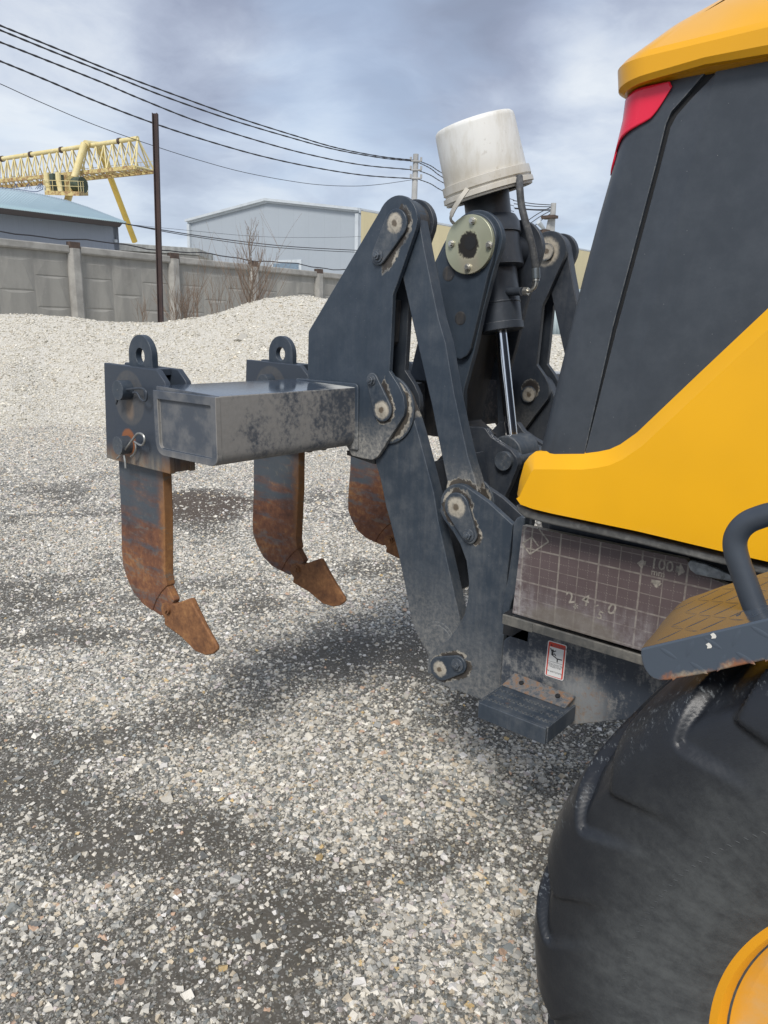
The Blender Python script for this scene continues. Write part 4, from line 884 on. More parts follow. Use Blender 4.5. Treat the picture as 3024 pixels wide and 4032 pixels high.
for i in range(NA):
    a = 2 * pi * i / NA
    for r_, y_ in prof:
        g_ = lug(a, r_, y_); fade = sst(r_, .47, .575); sg_ = 1 if y_ < YC else -1
        wob_ = .0006 * sin(a * 61 + r_ * 90) * sin(a * 23 + y_ * 40) * fade
        dr = -(.019 * g_ * sst(r_, .575, .62)) * fade + wob_; dy = .0115 * g_ * fade * (1 - .6 * sst(r_, .60, .625)) - .0016 * math.exp(-((r_ - .462) / .004) ** 2) - .0012 * math.exp(-((r_ - .385) / .004) ** 2)
        rr = r_ + dr; vs.append((TX + rr * cos(a), y_ + dy * sg_, TZ + rr * sin(a)))
        e_ = (lug(a + .006, r_, y_) - lug(a - .006, r_, y_)); wear.append(min(1, abs(e_) * 1.1) * fade * (1 - sst(r_, .60, .625) * .6))
n_ = len(prof)
for i in range(NA):
    j = (i + 1) % NA
    for k in range(n_ - 1): fs.append((i * n_ + k, j * n_ + k, j * n_ + k + 1, i * n_ + k + 1))
wheel = mk('rear_wheel', *(lambda P_: ([(TX + r_ * cos(2 * pi * i / 96), y_, TZ + r_ * sin(2 * pi * i / 96)) for i in range(96) for r_, y_ in P_],
        [(i * len(P_) + k, ((i + 1) % 96) * len(P_) + k, ((i + 1) % 96) * len(P_) + k + 1, i * len(P_) + k + 1) for i in range(96) for k in range(len(P_) - 1)]))(
        [(.322, 1.30), (.322, .975), (.333, .958), (.340, .944), (.338, .938), (.326, .937), (.321, .942), (.317, .952), (.300, .966), (.262, .974), (.257, .982), (.250, .974), (.225, .978), (.215, 1.0), (.16, 1.03), (.10, 1.03), (.09, .99), (.01, .985)]), M_rim, gr, ang=24)
ty = mk('tyre', vs, fs, M_tyre, wheel, ang=50); wa = ty.data.attributes.new('wear', 'FLOAT', 'POINT'); wa.data.foreach_set('value', wear)
# moulded rib ring on the sidewall
b = MB()
for i in range(220):
    a = 2 * pi * i / 220; u_ = Vector((cos(a), 0, sin(a))); v_ = Vector((-sin(a), 0, cos(a))); c0 = Vector((TX, 0, TZ)) + u_ * .447; c0.y = .9015
    bar(b, np.array(c0), np.array((u_ * .8 + v_ * .6).normalized()), np.array((v_ * .8 - u_ * .6).normalized()), np.array([0, -1., 0]), L=.004, Wd=.0009, H=.0006)
b.build('sidewall_ribs', M_tyre, wheel)

# ------------------------------------------------------------------ bucket over the cylinder head
bc = thing('plastic_bucket', 'dirty white plastic bucket turned upside down over the cylinder top', 'bucket', tuple(AX(2.10)))
c0 = np.array(pY('H', 755, 1125, 2.18)); c1 = np.array(pY('H', 592, 352, 2.18))
c1 = np.array([0, 0, EYE]) + (c1 - np.array([0, 0, EYE])) * (1 - .060 / 2.6); axb = (c1 - c0); L_ = np.linalg.norm(axb); axb = axb / L_ 
rr0, rr1 = .139, .127
Z_ = Vector(axb); X_ = Vector(RGT) - Z_ * Z_.dot(Vector(RGT)); X_.normalize(); Y_ = Z_.cross(X_)
def rev(profile, n=72, caps=()):
    vs = [Vector(c0) + Z_ * h_ + (X_ * cos(2 * pi * i / n) + Y_ * sin(2 * pi * i / n)) * r_ for i in range(n) for r_, h_ in profile]; k = len(profile)
    return [tuple(v) for v in vs], [(i * k + j, ((i + 1) % n) * k + j, ((i + 1) % n) * k + j + 1, i * k + j + 1) for i in range(n) for j in range(k - 1)]
vs, fs = rev([(.001, L_ - .001), (rr1 - .03, L_ - .001), (rr1 - .008, L_ - .003), (rr1 - .002, L_ - .009), (rr1, L_ - .018), (rr0 - .006, .045), (rr0 - .006, .0), (rr0 - .010, .0), (rr0 - .010, .04), (rr1 - .005, L_ - .02), (.001, L_ - .006)])
mk('bucket_body', vs, fs, M_buck, bc, ang=40)
vs, fs = rev([(rr0 - .005, .048), (rr0 + .003, .046), (rr0 + .004, .022), (rr0 - .001, .020), (rr0 - .001, .014), (rr0 + .007, .012), (rr0 + .008, -.002), (rr0 + .002, -.004), (rr0 + .002, -.010), (rr0 - .002, -.012), (rr0 - .010, -.006)])
mk('rim_band', vs, fs, M_buck, bc, ang=30)
b = MB(); hs = smooth_path([pY('H', 530, 1085, 1.985), pY('H', 455, 1190, 1.975), pY('H', 385, 1300, 1.98), pY('H', 348, 1385, 1.99), pY('H', 350, 1430, 2.0), pY('H', 380, 1468, 2.01)], 6)
vs = []; 
for i, q in enumerate(hs):
    tn = (hs[min(i + 1, len(hs) - 1)] - hs[max(i - 1, 0)]).normalized(); sdv = tn.cross(Vector((0, 1, 0))).normalized(); w_ = .0078
    for sx, sy in ((-1, -1), (1, -1), (1, 1), (-1, 1)): vs.append(q + sdv * w_ * sx * (1 - .35 * (i > len(hs) * .55)) + Vector((0, .002 * sy, 0)))
fs = [(i * 4 + j, i * 4 + (j + 1) % 4, (i + 1) * 4 + (j + 1) % 4, (i + 1) * 4 + j) for i in range(len(hs) - 1) for j in range(4)] + [(0, 1, 2, 3), tuple(len(vs) - 4 + j for j in (3, 2, 1, 0))]
mk('bucket_handle', vs, fs, M_buck, bc, bevel=.001)
b = MB(); q = onY('H', 1185, 950, 2.1)
lt = Vector(c0) + X_ * (rr0 + .006) * .94 - Y_ * (0) ; 
b.add([tuple(lt + X_ * .006 * a_ + Z_ * (.018 + .020 * b_) + Y_ * .018 * c_) for a_ in (-1, 1) for b_ in (-1, 1) for c_ in (-1, 1)], [(0, 1, 3, 2), (4, 6, 7, 5), (0, 4, 5, 1), (2, 3, 7, 6), (0, 2, 6, 4), (1, 5, 7, 3)])
b.build('handle_boss', M_buck, bc, bevel=.002)
# ------------------------------------------------------------------ yard surface
def gpt(x, y): return np.array(onZ('p', x, y, 0))[:2]
def sn(P_, f_, seed, n=14):
    r_ = np.random.default_rng(seed); s = np.zeros(len(P_))
    for i in range(n):
        a = r_.uniform(0, 2 * pi); ff = f_ * r_.uniform(.5, 2.); s += np.sin((P_[:, 0] * cos(a) + P_[:, 1] * sin(a)) * ff + r_.uniform(0, 6.28))
    return s / sqrt(n)
# patches of pale stone (+) and dark wet silt (-, also deepening the shadow under the machine): display position, radius in px across, squash, amount
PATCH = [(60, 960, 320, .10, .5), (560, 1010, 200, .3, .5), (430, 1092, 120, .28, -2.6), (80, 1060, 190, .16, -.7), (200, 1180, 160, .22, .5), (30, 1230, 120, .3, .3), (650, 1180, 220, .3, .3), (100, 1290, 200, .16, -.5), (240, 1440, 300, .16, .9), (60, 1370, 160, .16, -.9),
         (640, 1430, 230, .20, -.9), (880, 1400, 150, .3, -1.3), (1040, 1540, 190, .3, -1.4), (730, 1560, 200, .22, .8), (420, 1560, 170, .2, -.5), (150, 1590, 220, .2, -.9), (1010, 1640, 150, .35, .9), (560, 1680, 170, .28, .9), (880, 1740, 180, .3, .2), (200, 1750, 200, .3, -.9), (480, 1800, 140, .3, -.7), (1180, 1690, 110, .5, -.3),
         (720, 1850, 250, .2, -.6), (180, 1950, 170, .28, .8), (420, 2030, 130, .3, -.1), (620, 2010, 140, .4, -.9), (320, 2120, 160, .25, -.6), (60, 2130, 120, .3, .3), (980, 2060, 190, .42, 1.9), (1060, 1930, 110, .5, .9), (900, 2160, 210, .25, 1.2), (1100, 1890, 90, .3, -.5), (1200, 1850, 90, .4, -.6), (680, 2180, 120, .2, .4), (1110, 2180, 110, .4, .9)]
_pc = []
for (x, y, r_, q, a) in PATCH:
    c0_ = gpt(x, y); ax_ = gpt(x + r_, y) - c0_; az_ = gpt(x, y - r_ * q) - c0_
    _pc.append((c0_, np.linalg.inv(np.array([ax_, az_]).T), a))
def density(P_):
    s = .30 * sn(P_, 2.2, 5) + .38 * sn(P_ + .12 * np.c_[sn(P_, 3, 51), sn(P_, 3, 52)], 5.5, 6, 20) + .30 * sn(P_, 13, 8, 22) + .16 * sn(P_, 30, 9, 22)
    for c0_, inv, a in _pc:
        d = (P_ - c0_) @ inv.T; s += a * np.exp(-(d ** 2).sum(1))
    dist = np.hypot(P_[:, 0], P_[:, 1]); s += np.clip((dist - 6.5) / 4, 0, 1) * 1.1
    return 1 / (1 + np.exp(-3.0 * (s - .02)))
def gz(P_):
    return .010 * sn(P_, 3.1, 21) + .004 * sn(P_, 11, 22)
mt, t = mat('gravel_bed'); p = t.pos()
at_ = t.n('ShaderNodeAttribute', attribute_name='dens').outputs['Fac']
dist = t.v('LENGTH', t.sc(p, 1, 1, 0))
cA = t.vor(p, 210, 'Color'); vA = t.xyz(cA)[0]; cB = t.vor(p, 95, 'Color'); vB, vB2, _ = t.xyz(cB); cC = t.vor(p, 42, 'Color'); vC, vC2, _ = t.xyz(cC)
nb = t.noise(p, 2.2, 6, .6); nf = t.noise(p, 30, 5, .7)
silt = t.mix(nb, (.062, .055, .042), (.12, .108, .088))
silt = t.mix(t.mr(nf, .4, .7, 0, .5), silt, (.15, .14, .125))
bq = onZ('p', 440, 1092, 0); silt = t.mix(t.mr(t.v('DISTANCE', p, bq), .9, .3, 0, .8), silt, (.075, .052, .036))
def stonec(v1, v2): return t.mix(v2, t.ramp(v1, [(0, (.12, .12, .115)), (.25, (.24, .24, .225)), (.5, (.40, .38, .34)), (.8, (.55, .52, .46)), (1, (.66, .64, .60))]), t.ramp(v1, [(0, (.16, .17, .165)), (.5, (.36, .32, .26)), (1, (.58, .57, .54))]))
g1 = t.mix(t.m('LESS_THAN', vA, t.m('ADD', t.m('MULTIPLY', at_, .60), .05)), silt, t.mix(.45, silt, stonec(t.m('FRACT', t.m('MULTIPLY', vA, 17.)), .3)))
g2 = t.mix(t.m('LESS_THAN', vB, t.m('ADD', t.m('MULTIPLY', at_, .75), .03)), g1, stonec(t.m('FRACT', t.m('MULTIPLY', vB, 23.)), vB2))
c = t.mix(t.mr(dist, 2, 7, .25, 1.), g1, g2)
c = t.mix(t.mr(dist, 7, 12, 0, .5), c, (.46, .44, .385)); c = t.mix(t.mr(dist, 13, 30), c, (.44, .42, .37))
t.out(c, .88, bump=t.m('ADD', t.m('MULTIPLY', t.vor(p, 95, 'Distance'), -.6), t.m('MULTIPLY', nf, .4)), bstr=.5, bdist=.006); M_bed = mt
# one sheet: fine grid near the viewer, coarse out to the horizon
us = np.concatenate([-np.geomspace(300, 8, 12)[:-1], np.linspace(-8, 8, 241), np.geomspace(8, 300, 12)[1:]])
dsx = np.concatenate([[-60, -20, -6, -2], np.linspace(0, 16, 241), np.geomspace(16, 700, 14)[1:]])
G = np.array([(u * RGT[:2] + d * FWD[:2]) for d in dsx for u in us]); nu, nd = len(us), len(dsx)
near = np.exp(-np.clip(np.hypot(G[:, 0], G[:, 1]) - 14, 0, None))
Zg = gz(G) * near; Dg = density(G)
me = bpy.data.meshes.new('ground')
vs = np.c_[G, Zg]; ii = np.arange(nu * nd).reshape(nd, nu)
fs = np.stack([ii[:-1, :-1], ii[:-1, 1:], ii[1:, 1:], ii[1:, :-1]], -1).reshape(-1, 4)
me.from_pydata(vs.tolist(), [], fs.tolist()); me.materials.append(M_bed)
for q in me.polygons: q.use_smooth = True
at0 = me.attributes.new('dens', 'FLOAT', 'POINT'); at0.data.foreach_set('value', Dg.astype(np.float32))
go = bpy.data.objects.new('ground', me); link(go); tag(go, kind='structure')

# loose crushed stones, one mass
def stones(name, P_, Z0, R_, parentmat, pal, flat=.72, tint=None, sink=.12):
    n = len(P_); r_ = RNG
    cube = np.array([(x, y, z) for x in (-1, 1) for y in (-1, 1) for z in (-1, 1)], float) * .62
    quads = np.array([(0, 1, 3, 2), (4, 6, 7, 5), (0, 4, 5, 1), (2, 3, 7, 6), (0, 2, 6, 4), (1, 5, 7, 3)])
    tris = np.concatenate([quads[:, [0, 1, 2]], quads[:, [0, 2, 3]]])
    V = cube[None] * (1 + r_.uniform(-.55, .55, (n, 8, 3))) * r_.uniform(.65, 1.3, (n, 1, 3))
    q = r_.normal(size=(n, 4)); q /= np.linalg.norm(q, axis=1, keepdims=True); a, b_, c_, d_ = q.T
    Rm = np.stack([1 - 2 * (c_ * c_ + d_ * d_), 2 * (b_ * c_ - a * d_), 2 * (b_ * d_ + a * c_), 2 * (b_ * c_ + a * d_), 1 - 2 * (b_ * b_ + d_ * d_), 2 * (c_ * d_ - a * b_), 2 * (b_ * d_ - a * c_), 2 * (c_ * d_ + a * b_), 1 - 2 * (b_ * b_ + c_ * c_)], 1).reshape(n, 3, 3)
    V = np.einsum('nij,nkj->nki', Rm, V); V[:, :, 2] *= flat
    V = V * R_[:, None, None]
    V[:, :, 2] += (Z0 + R_ * sink)[:, None]; V[:, :, 0] += P_[:, 0, None]; V[:, :, 1] += P_[:, 1, None]
    me = bpy.data.meshes.new(name); me.vertices.add(n * 8); me.vertices.foreach_set('co', V.astype(np.float32).ravel())
    F = (tris[None] + (np.arange(n) * 8)[:, None, None]).reshape(-1, 3); nf_ = len(F)
    me.loops.add(nf_ * 3); me.loops.foreach_set('vertex_index', F.astype(np.int32).ravel())
    me.polygons.add(nf_); me.polygons.foreach_set('loop_start', (np.arange(nf_) * 3).astype(np.int32)); me.polygons.foreach_set('loop_total', np.full(nf_, 3, np.int32))
    me.update(calc_edges=True); me.shade_flat()
    pal = np.array(pal); w_ = pal[:, 3] / pal[:, 3].sum(); ci = r_.choice(len(pal), n, p=w_); colr = pal[ci, :3] * r_.uniform(.8, 1.18, (n, 1)) * np.array([1.10, 1.09, 1.055])
    if tint is not None: colr = colr * tint[:, None]
    ca = me.color_attributes.new('tint', 'FLOAT_COLOR', 'POINT')
    ca.data.foreach_set('color', np.repeat(np.c_[colr, np.ones(n)], 8, 0).astype(np.float32).ravel())
    me.materials.append(parentmat); o_ = bpy.data.objects.new(name, me); return link(o_)
mt, t = mat('crushed_stone'); p = t.pos(); at_ = t.n('ShaderNodeAttribute', attribute_name='tint').outputs['Color']
c = t.mix(t.mr(t.noise(p, 180, 4, .6), .3, .75, .15, .0), at_, (.16, .15, .13)); c = t.mix(t.mr(t.noise(p, 70, 4, .6), .52, .7, 0, .3), c, (.60, .58, .54))
t.out(c, .78, bump=t.noise(p, 420, 3), bstr=.25, bdist=.001); M_stone = mt
PAL = [(.66, .63, .57, 22), (.57, .535, .47, 24), (.46, .435, .385, 16), (.33, .33, .315, 12), (.23, .245, .24, 9), (.52, .44, .33, 7), (.50, .34, .24, 1.6), (.47, .42, .41, 5), (.14, .145, .145, 4), (.66, .64, .62, 6), (.58, .42, .20, .7)]
PALF = [(.40, .385, .34, 8), (.26, .255, .24, 14), (.18, .185, .175, 16), (.56, .53, .47, 7), (.34, .30, .22, 7), (.11, .11, .10, 12)]
def scatter(d0, d1, per, keep, rmed, rsig, rmax, half=.66, mar=.7):
    """sites uniformly over the wedge of yard between two distances; keep(dens) is the chance that a site holds a stone"""
    area = half * (d1 * d1 - d0 * d0) + 2 * mar * (d1 - d0); n = int(area * per)
    d = np.sqrt(RNG.uniform(d0 * d0, d1 * d1, n)); u = RNG.uniform(-1, 1, n) * (half * d + mar)
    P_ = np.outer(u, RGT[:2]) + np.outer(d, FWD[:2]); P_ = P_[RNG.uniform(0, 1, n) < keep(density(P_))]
    return P_, np.minimum(rmed * np.exp(RNG.normal(0, rsig, len(P_))), rmax)
parts = []
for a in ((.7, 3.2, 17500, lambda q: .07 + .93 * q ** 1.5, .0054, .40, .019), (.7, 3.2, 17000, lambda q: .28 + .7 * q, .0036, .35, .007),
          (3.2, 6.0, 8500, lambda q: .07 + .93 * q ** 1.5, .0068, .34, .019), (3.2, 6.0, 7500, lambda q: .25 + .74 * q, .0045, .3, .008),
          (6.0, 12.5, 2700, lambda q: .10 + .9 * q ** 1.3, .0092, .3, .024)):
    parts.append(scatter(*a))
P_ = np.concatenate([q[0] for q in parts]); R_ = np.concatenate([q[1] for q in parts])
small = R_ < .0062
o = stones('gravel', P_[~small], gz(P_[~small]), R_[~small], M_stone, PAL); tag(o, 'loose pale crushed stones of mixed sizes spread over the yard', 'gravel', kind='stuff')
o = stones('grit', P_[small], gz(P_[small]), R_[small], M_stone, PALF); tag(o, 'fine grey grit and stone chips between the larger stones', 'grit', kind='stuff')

# heap of crushed stone in front of the wall
crest = [(-900, 690), (-300, 684), (0, 679), (60, 680), (130, 684), (170, 687), (215, 694), (255, 697), (345, 697), (380, 692), (425, 687), (470, 678), (505, 665), (540, 653), (580, 644), (620, 641), (660, 639), (700, 644), (780, 655), (860, 672), (950, 692), (1060, 712), (1160, 724), (1240, 732), (1400, 738), (1900, 742), (2600, 745)]
DC = 14.5
cu = [float((Vector(at('p', x, y, DC)) @ Vector(RGT))) / DC for x, y in crest]; cz = [at('p', x, y, DC).z for x, y in crest]
def heap(P_):
    u = P_ @ RGT[:2]; d = P_ @ FWD[:2]; tt = u / np.maximum(d, 1)
    zc = np.interp(tt, cu, cz); dd = DC + .8 * np.sin(tt * 9 + 1) * 0
    foot = 11.3 + .35 * np.sin(tt * 11) + .2 * np.sin(tt * 31 + 2)
    s = np.clip((d - foot) / (DC - foot), 0, 1); prof_ = np.where(s < .94, s * .985 / .94, 1 - ((1 - s) / .06) * .015)
    prof_ = s * (1 - .25 * (1 - s)) ; z = zc * prof_
    back = np.clip((d - DC) / 2.5, 0, 1); zb_ = np.minimum(zc, 1.56); z = z * (1 - back) + (zb_ - .06 * back) * back
    bumps = .05 * sn(P_, 2.4, 33) + .03 * sn(P_, 6, 34) + .013 * sn(P_, 15, 35)
    return np.where(d > foot - .6, z + bumps * np.clip((d - foot) / 1.2, 0, 1) * np.clip((DC - d) / .8, .12, 1) , 0) - .03 * np.clip((foot + .3 - d), 0, 1)
uu = np.linspace(-19, 24, 470); dd = np.concatenate([np.linspace(10.6, 15.4, 130), np.linspace(15.6, 19, 16), np.linspace(20, 60, 16)])
H = np.array([(u * (d / 14) * RGT[:2] + d * FWD[:2]) for d in dd for u in uu]); Hz = heap(H)
me = bpy.data.meshes.new('gravel_heap'); ii = np.arange(len(uu) * len(dd)).reshape(len(dd), len(uu))
me.from_pydata(np.c_[H, Hz].tolist(), [], np.stack([ii[:-1, :-1], ii[:-1, 1:], ii[1:, 1:], ii[1:, :-1]], -1).reshape(-1, 4).tolist())
for q in me.polygons: q.use_smooth = True
mt, t = mat('heap_stone'); p = t.pos(); cA = t.xyz(t.vor(p, 34, 'Color')); cB = t.xyz(t.vor(p, 75, 'Color')); vd = t.vor(p, 34, 'Distance')
c = t.mix(.5, t.ramp(cA[0], [(0, (.42, .40, .345)), (.2, (.52, .495, .43)), (.6, (.60, .575, .51)), (1, (.70, .67, .61))]), t.ramp(cB[1], [(0, (.44, .42, .36)), (.5, (.56, .535, .475)), (1, (.70, .67, .61))]))
c = t.mix(t.mr(vd, .45, .8, 0, .22), c, (.38, .36, .31))
c = t.mix(t.mr(t.noise(p, 1.3, 5, .6), .35, .7, 0, .25), c, (.50, .465, .40))
t.out(c, .9, bump=t.m('MULTIPLY', vd, -1), bstr=.7, bdist=.03); me.materials.append(mt)
ho = bpy.data.objects.new('gravel_heap', me); link(ho); tag(ho, 'long pale heap of crushed limestone piled in front of the concrete wall', 'gravel heap', kind='stuff')
n = 70000; d = RNG.uniform(10.8, 15.3, n); u = RNG.uniform(-.72, .5, n) * d; P_ = np.outer(u, RGT[:2]) + np.outer(d, FWD[:2])
Rr = np.minimum(.0135 * np.exp(RNG.normal(0, .35, n)), .05)
PALH = [(.62, .59, .52, 30), (.56, .53, .46, 25), (.50, .47, .41, 12), (.68, .655, .60, 18), (.42, .40, .355, 4), (.56, .50, .41, 6)]
o = stones('heap_stones', P_, heap(P_), Rr, M_stone, PALH); tag(o, 'loose pale stones lying on the long limestone heap', 'gravel', kind='stuff')
q = at('R', 730, 940, 13.6); o = stones('slab', np.array([[q.x, q.y]]), heap(np.array([[q.x, q.y]])), np.array([.13]), M_stone, [(.52, .50, .46, 1)], .6); o.name = 'limestone_block'; tag(o, 'pale broken block lying high on the right slope of the limestone heap', 'stone block')

# ------------------------------------------------------------------ concrete panel fence
mt, t = mat('precast_concrete'); p = t.pos(); nb = t.noise(p, 1.1, 7, .62); nf = t.noise(p, 14, 6, .7); ns = t.noise(t.sc(p, 3, 3, .5), 1, 5, .6)
c = t.mix(nb, (.235, .228, .205), (.375, .362, .328)); c = t.mix(t.mr(ns, .35, .7, 0, .5), c, (.185, .18, .168)); c = t.mix(t.mr(nf, .55, .75, 0, .4), c, (.38, .37, .34))
c = t.mix(t.mr(t.noise(p, .6, 5, .6), .60, .72, 0, .4), c, (.13, .125, .115))
t.out(c, .9, bump=nf, bstr=.25, bdist=.01); M_conc = mt
M_post = plain('post_concrete', (.315, .305, .28), .9, 0, .22, 3.2, .2); M_rustcap = plain('rusty_strap', (.085, .060, .048), .85, 0, .3, 5)
fence = thing('concrete_fence', 'long grey precast concrete panel fence with relief panels behind the stone heap', 'fence', tuple(at('p', 400, 690, 21)))
ZB = 1.50
tops = [(156, 518.6, 19.0), (379, 541.8, 21.25), (550, 561.6, 23.55), (687, 577.5, 25.9)]
P0 = [at('p', *q) for q in tops]
# posts on a straight line, 3 m apart
ln = (P0[3] - P0[0]); ln.z = 0; step = ln.length / 3; ln.normalize(); nrmf = Vector((-ln.y, ln.x, 0)); 
if nrmf.dot(Vector(FWD)) > 0: nrmf = -nrmf
ztop = sum(q.z for q in P0) / 4
def fpt(s, h, off=0.): q = P0[0] + ln * s + nrmf * off; return (q.x, q.y, h)
for k in range(-5, 9):
    s0 = k * step; b = MB(); hw = .17
    pr = [(-hw, -.02), (-hw, .06), (-.09, .15), (.09, .15), (hw, .06), (hw, -.02)]
    vs = [fpt(s0 + a, z_, o_) for z_ in (ZB - .3, ztop - .20) for a, o_ in pr]; n_ = 6
    b.add(vs, [tuple(range(n_)), tuple(range(2 * n_ - 1, n_ - 1, -1))] + [(i, (i + 1) % n_, n_ + (i + 1) % n_, n_ + i) for i in range(n_)])
    po = b.build('fence_post', M_post, fence, bevel=.012)
    b = MB(); vs = [fpt(s0 + a, z_, o_) for z_ in (ztop - .20, ztop - .05) for a, o_ in ((-.14, -.05), (-.14, .11), (.14, .11), (.14, -.05))]
    b.add(vs, [(0, 1, 2, 3), (7, 6, 5, 4)] + [(i, (i + 1) % 4, 4 + (i + 1) % 4, 4 + i) for i in range(4)]); b.build('steel_strap', M_rustcap, po, bevel=.01)
    # relief panel: three columns of facets with ridge tops
    b = MB(); x0, x1, z0, z1 = s0 + .17, s0 + step - .17, ZB - .3, ztop - .16
    cw = (x1 - x0) / 3; hh = (z1 - z0 - .35) / 2.5
    vs = []; fs = []
    def q_(a, z_, o_): b.v.append(fpt(a, z_, o_)); return len(b.v) - 1
    for ci in range(3):
        off_ = hh * .5 * (ci % 2); zz = z0 - off_; A0, A1 = x0 + ci * cw, x0 + (ci + 1) * cw
        while zz < z1 - .36:
            t0 = max(zz, z0); t1 = min(zz + hh, z1 - .35)
            i0, i1, i2, i3 = q_(A0, t0, 0), q_(A1, t0, 0), q_(A1, t1, 0), q_(A0, t1, 0)
            m0, m1, m2, m3 = q_(A0 + cw * .08, t0 + (t1 - t0) * .05, .014), q_(A0 + cw * .92, t0 + (t1 - t0) * .05, .014), q_(A0 + cw * .68, t0 + (t1 - t0) * .92, .026), q_(A0 + cw * .32, t0 + (t1 - t0) * .92, .026)
            b.f += [(i0, i1, m1, m0), (i1, i2, m2, m1), (i2, i3, m3, m2), (i3, i0, m0, m3), (m0, m1, m2, m3)]; b.mi += [0] * 5
            zz += hh
        a0, a1, a2, a3 = q_(A0, z1 - .35, 0), q_(A1, z1 - .35, 0), q_(A1, z1, 0), q_(A0, z1, 0); b.f.append((a0, a1, a2, a3)); b.mi.append(0)
    pa = b.build('fence_panel', M_conc, fence, ang=8, smooth=False)
    b = MB(); vs = [fpt(a, z_, o_) for a in (x0 - .02, x1 + .02) for z_, o_ in ((z1 - .16, -.08), (z1 - .16, .07), (z1 - .13, .10), (z1, .10), (z1 + .02, .08), (z1 + .02, -.08))]
    b.add(vs, [tuple(range(6)), tuple(range(11, 5, -1))] + [(i, (i + 1) % 6, 6 + (i + 1) % 6, 6 + i) for i in range(6)]); b.build('coping', M_post, pa, bevel=.01)
cb = MB(); cp_ = [fpt(s, ztop + .01 + .03 * sin(s * 1.9) + .015 * sin(s * 5.1), .02) for s in np.arange(-14, 20, .35)]; cb.tube(cp_, .016, 6)
M_cab = plain('cable_black', (.03, .03, .034), .6)
o = cb.build('cable', M_cab); tag(o, 'black cable lying along the top of the concrete fence', 'cable')

# ------------------------------------------------------------------ buildings beyond the fence
def cladding(name, col, pitch, axis, rough=.5, depth=.02, tint=(.0, .0, .0)):
    mt, t = mat(name); p = t.pos(); s = t.v('DOT_PRODUCT', p, tuple(axis)); w_ = t.m('FRACT', t.m('DIVIDE', s, pitch)); nb = t.noise(p, .35, 5, .6)
    c = t.mix(nb, tuple(q * .93 for q in col), tuple(q * 1.06 for q in col)); c = t.mix(t.mr(w_, .03, .0, 0, .35), c, tuple(q * .6 for q in col))
    t.out(c, rough, bump=t.mr(t.m('ABSOLUTE', t.m('SUBTRACT', w_, .5)), .2, .35), bstr=.3, bdist=depth); return mt
def quadpanel(b, pts, th, back):
    vs = [tuple(q) for q in pts] + [tuple(Vector(q) + back * th) for q in pts]; n_ = len(pts)
    b.add(vs, [tuple(range(n_)), tuple(range(2 * n_ - 1, n_ - 1, -1))] + [(i, (i + 1) % n_, n_ + (i + 1) % n_, n_ + i) for i in range(n_)])
hall = thing('warehouse', 'large pale grey warehouse with a low gable and a cream long side behind the fence', 'warehouse', tuple(at('p', 600, 700, 50)))
gl, gp, gr_ = at('p', 407, 472, 53), at('p', 573, 431, 49.5), at('p', 780, 465, 46.5)
gl.z = gr_.z = (gl.z + gr_.z) / 2 + .05
gd = (gr_ - gl).normalized(); gn = Vector((-gd.y, gd.x, 0)); gn = gn if gn.dot(Vector(FWD)) > 0 else -gn
gpp = gl + gd * ((gp - gl).dot(gd)); gpp.z = gp.z
er = at('p', 1300, 551, 68); sdr = (er - gr_); sdr.z = 0; Ls = sdr.length; sdr.normalize()
M_gw = cladding('grey_cladding', (.35, .39, .43), 1.15, gd, .5); M_cw = cladding('cream_cladding', (.62, .54, .33), 1.0, sdr, .55); M_wht = plain('white_flashing', (.50, .54, .57), .5, 0, .08, 2)
b = MB(); quadpanel(b, [(gl.x, gl.y, 0), (gr_.x, gr_.y, 0), gr_, gpp, gl], .25, gn); b.build('gable_wall', M_gw, hall)
e2 = gr_ + sdr * Ls * 1.3; b = MB(); nb_ = Vector((-sdr.y, sdr.x, 0)); nb_ = nb_ if nb_.dot(gl - gr_) > 0 else -nb_
quadpanel(b, [(gr_.x, gr_.y, 0), (e2.x, e2.y, 0), (e2.x, e2.y, gr_.z), gr_], .25, nb_); b.build('side_wall', M_cw, hall)
for a_, c_ in ((gl, gpp), (gpp, gr_)):
    b = MB(); ov = -gn * .12; quadpanel(b, [a_ + ov + Vector((0, 0, -.16)), c_ + ov + Vector((0, 0, -.16)), c_ + ov + Vector((0, 0, .10)), a_ + ov + Vector((0, 0, .10))], .1, gn); b.build('barge_board', M_wht, hall)
b = MB(); rp = gpp + sdr * Ls * 1.3 + Vector((0, 0, .1)); quadpanel(b, [gr_ - sdr * .3 + Vector((0, 0, .1)), e2 + Vector((0, 0, .1)), rp, gpp - sdr * .3 + Vector((0, 0, .1))], -.15, Vector((0, 0, 1)))
lf = gl + sdr * Ls * 1.3; quadpanel(b, [gl - sdr * .3 + Vector((0, 0, .1)), gpp - sdr * .3 + Vector((0, 0, .1)), rp, lf + Vector((0, 0, .1))], -.15, Vector((0, 0, 1))); b.build('roof', M_wht, hall)
for q in (gl, gr_ - gd * .3):
    b = MB(); quadpanel(b, [(q.x, q.y, 0), (q.x + gd.x * .22, q.y + gd.y * .22, 0), (q.x + gd.x * .22, q.y + gd.y * .22, q.z - .2), (q.x, q.y, q.z - .2)], .2, -gn); b.build('corner_trim', M_wht, hall)
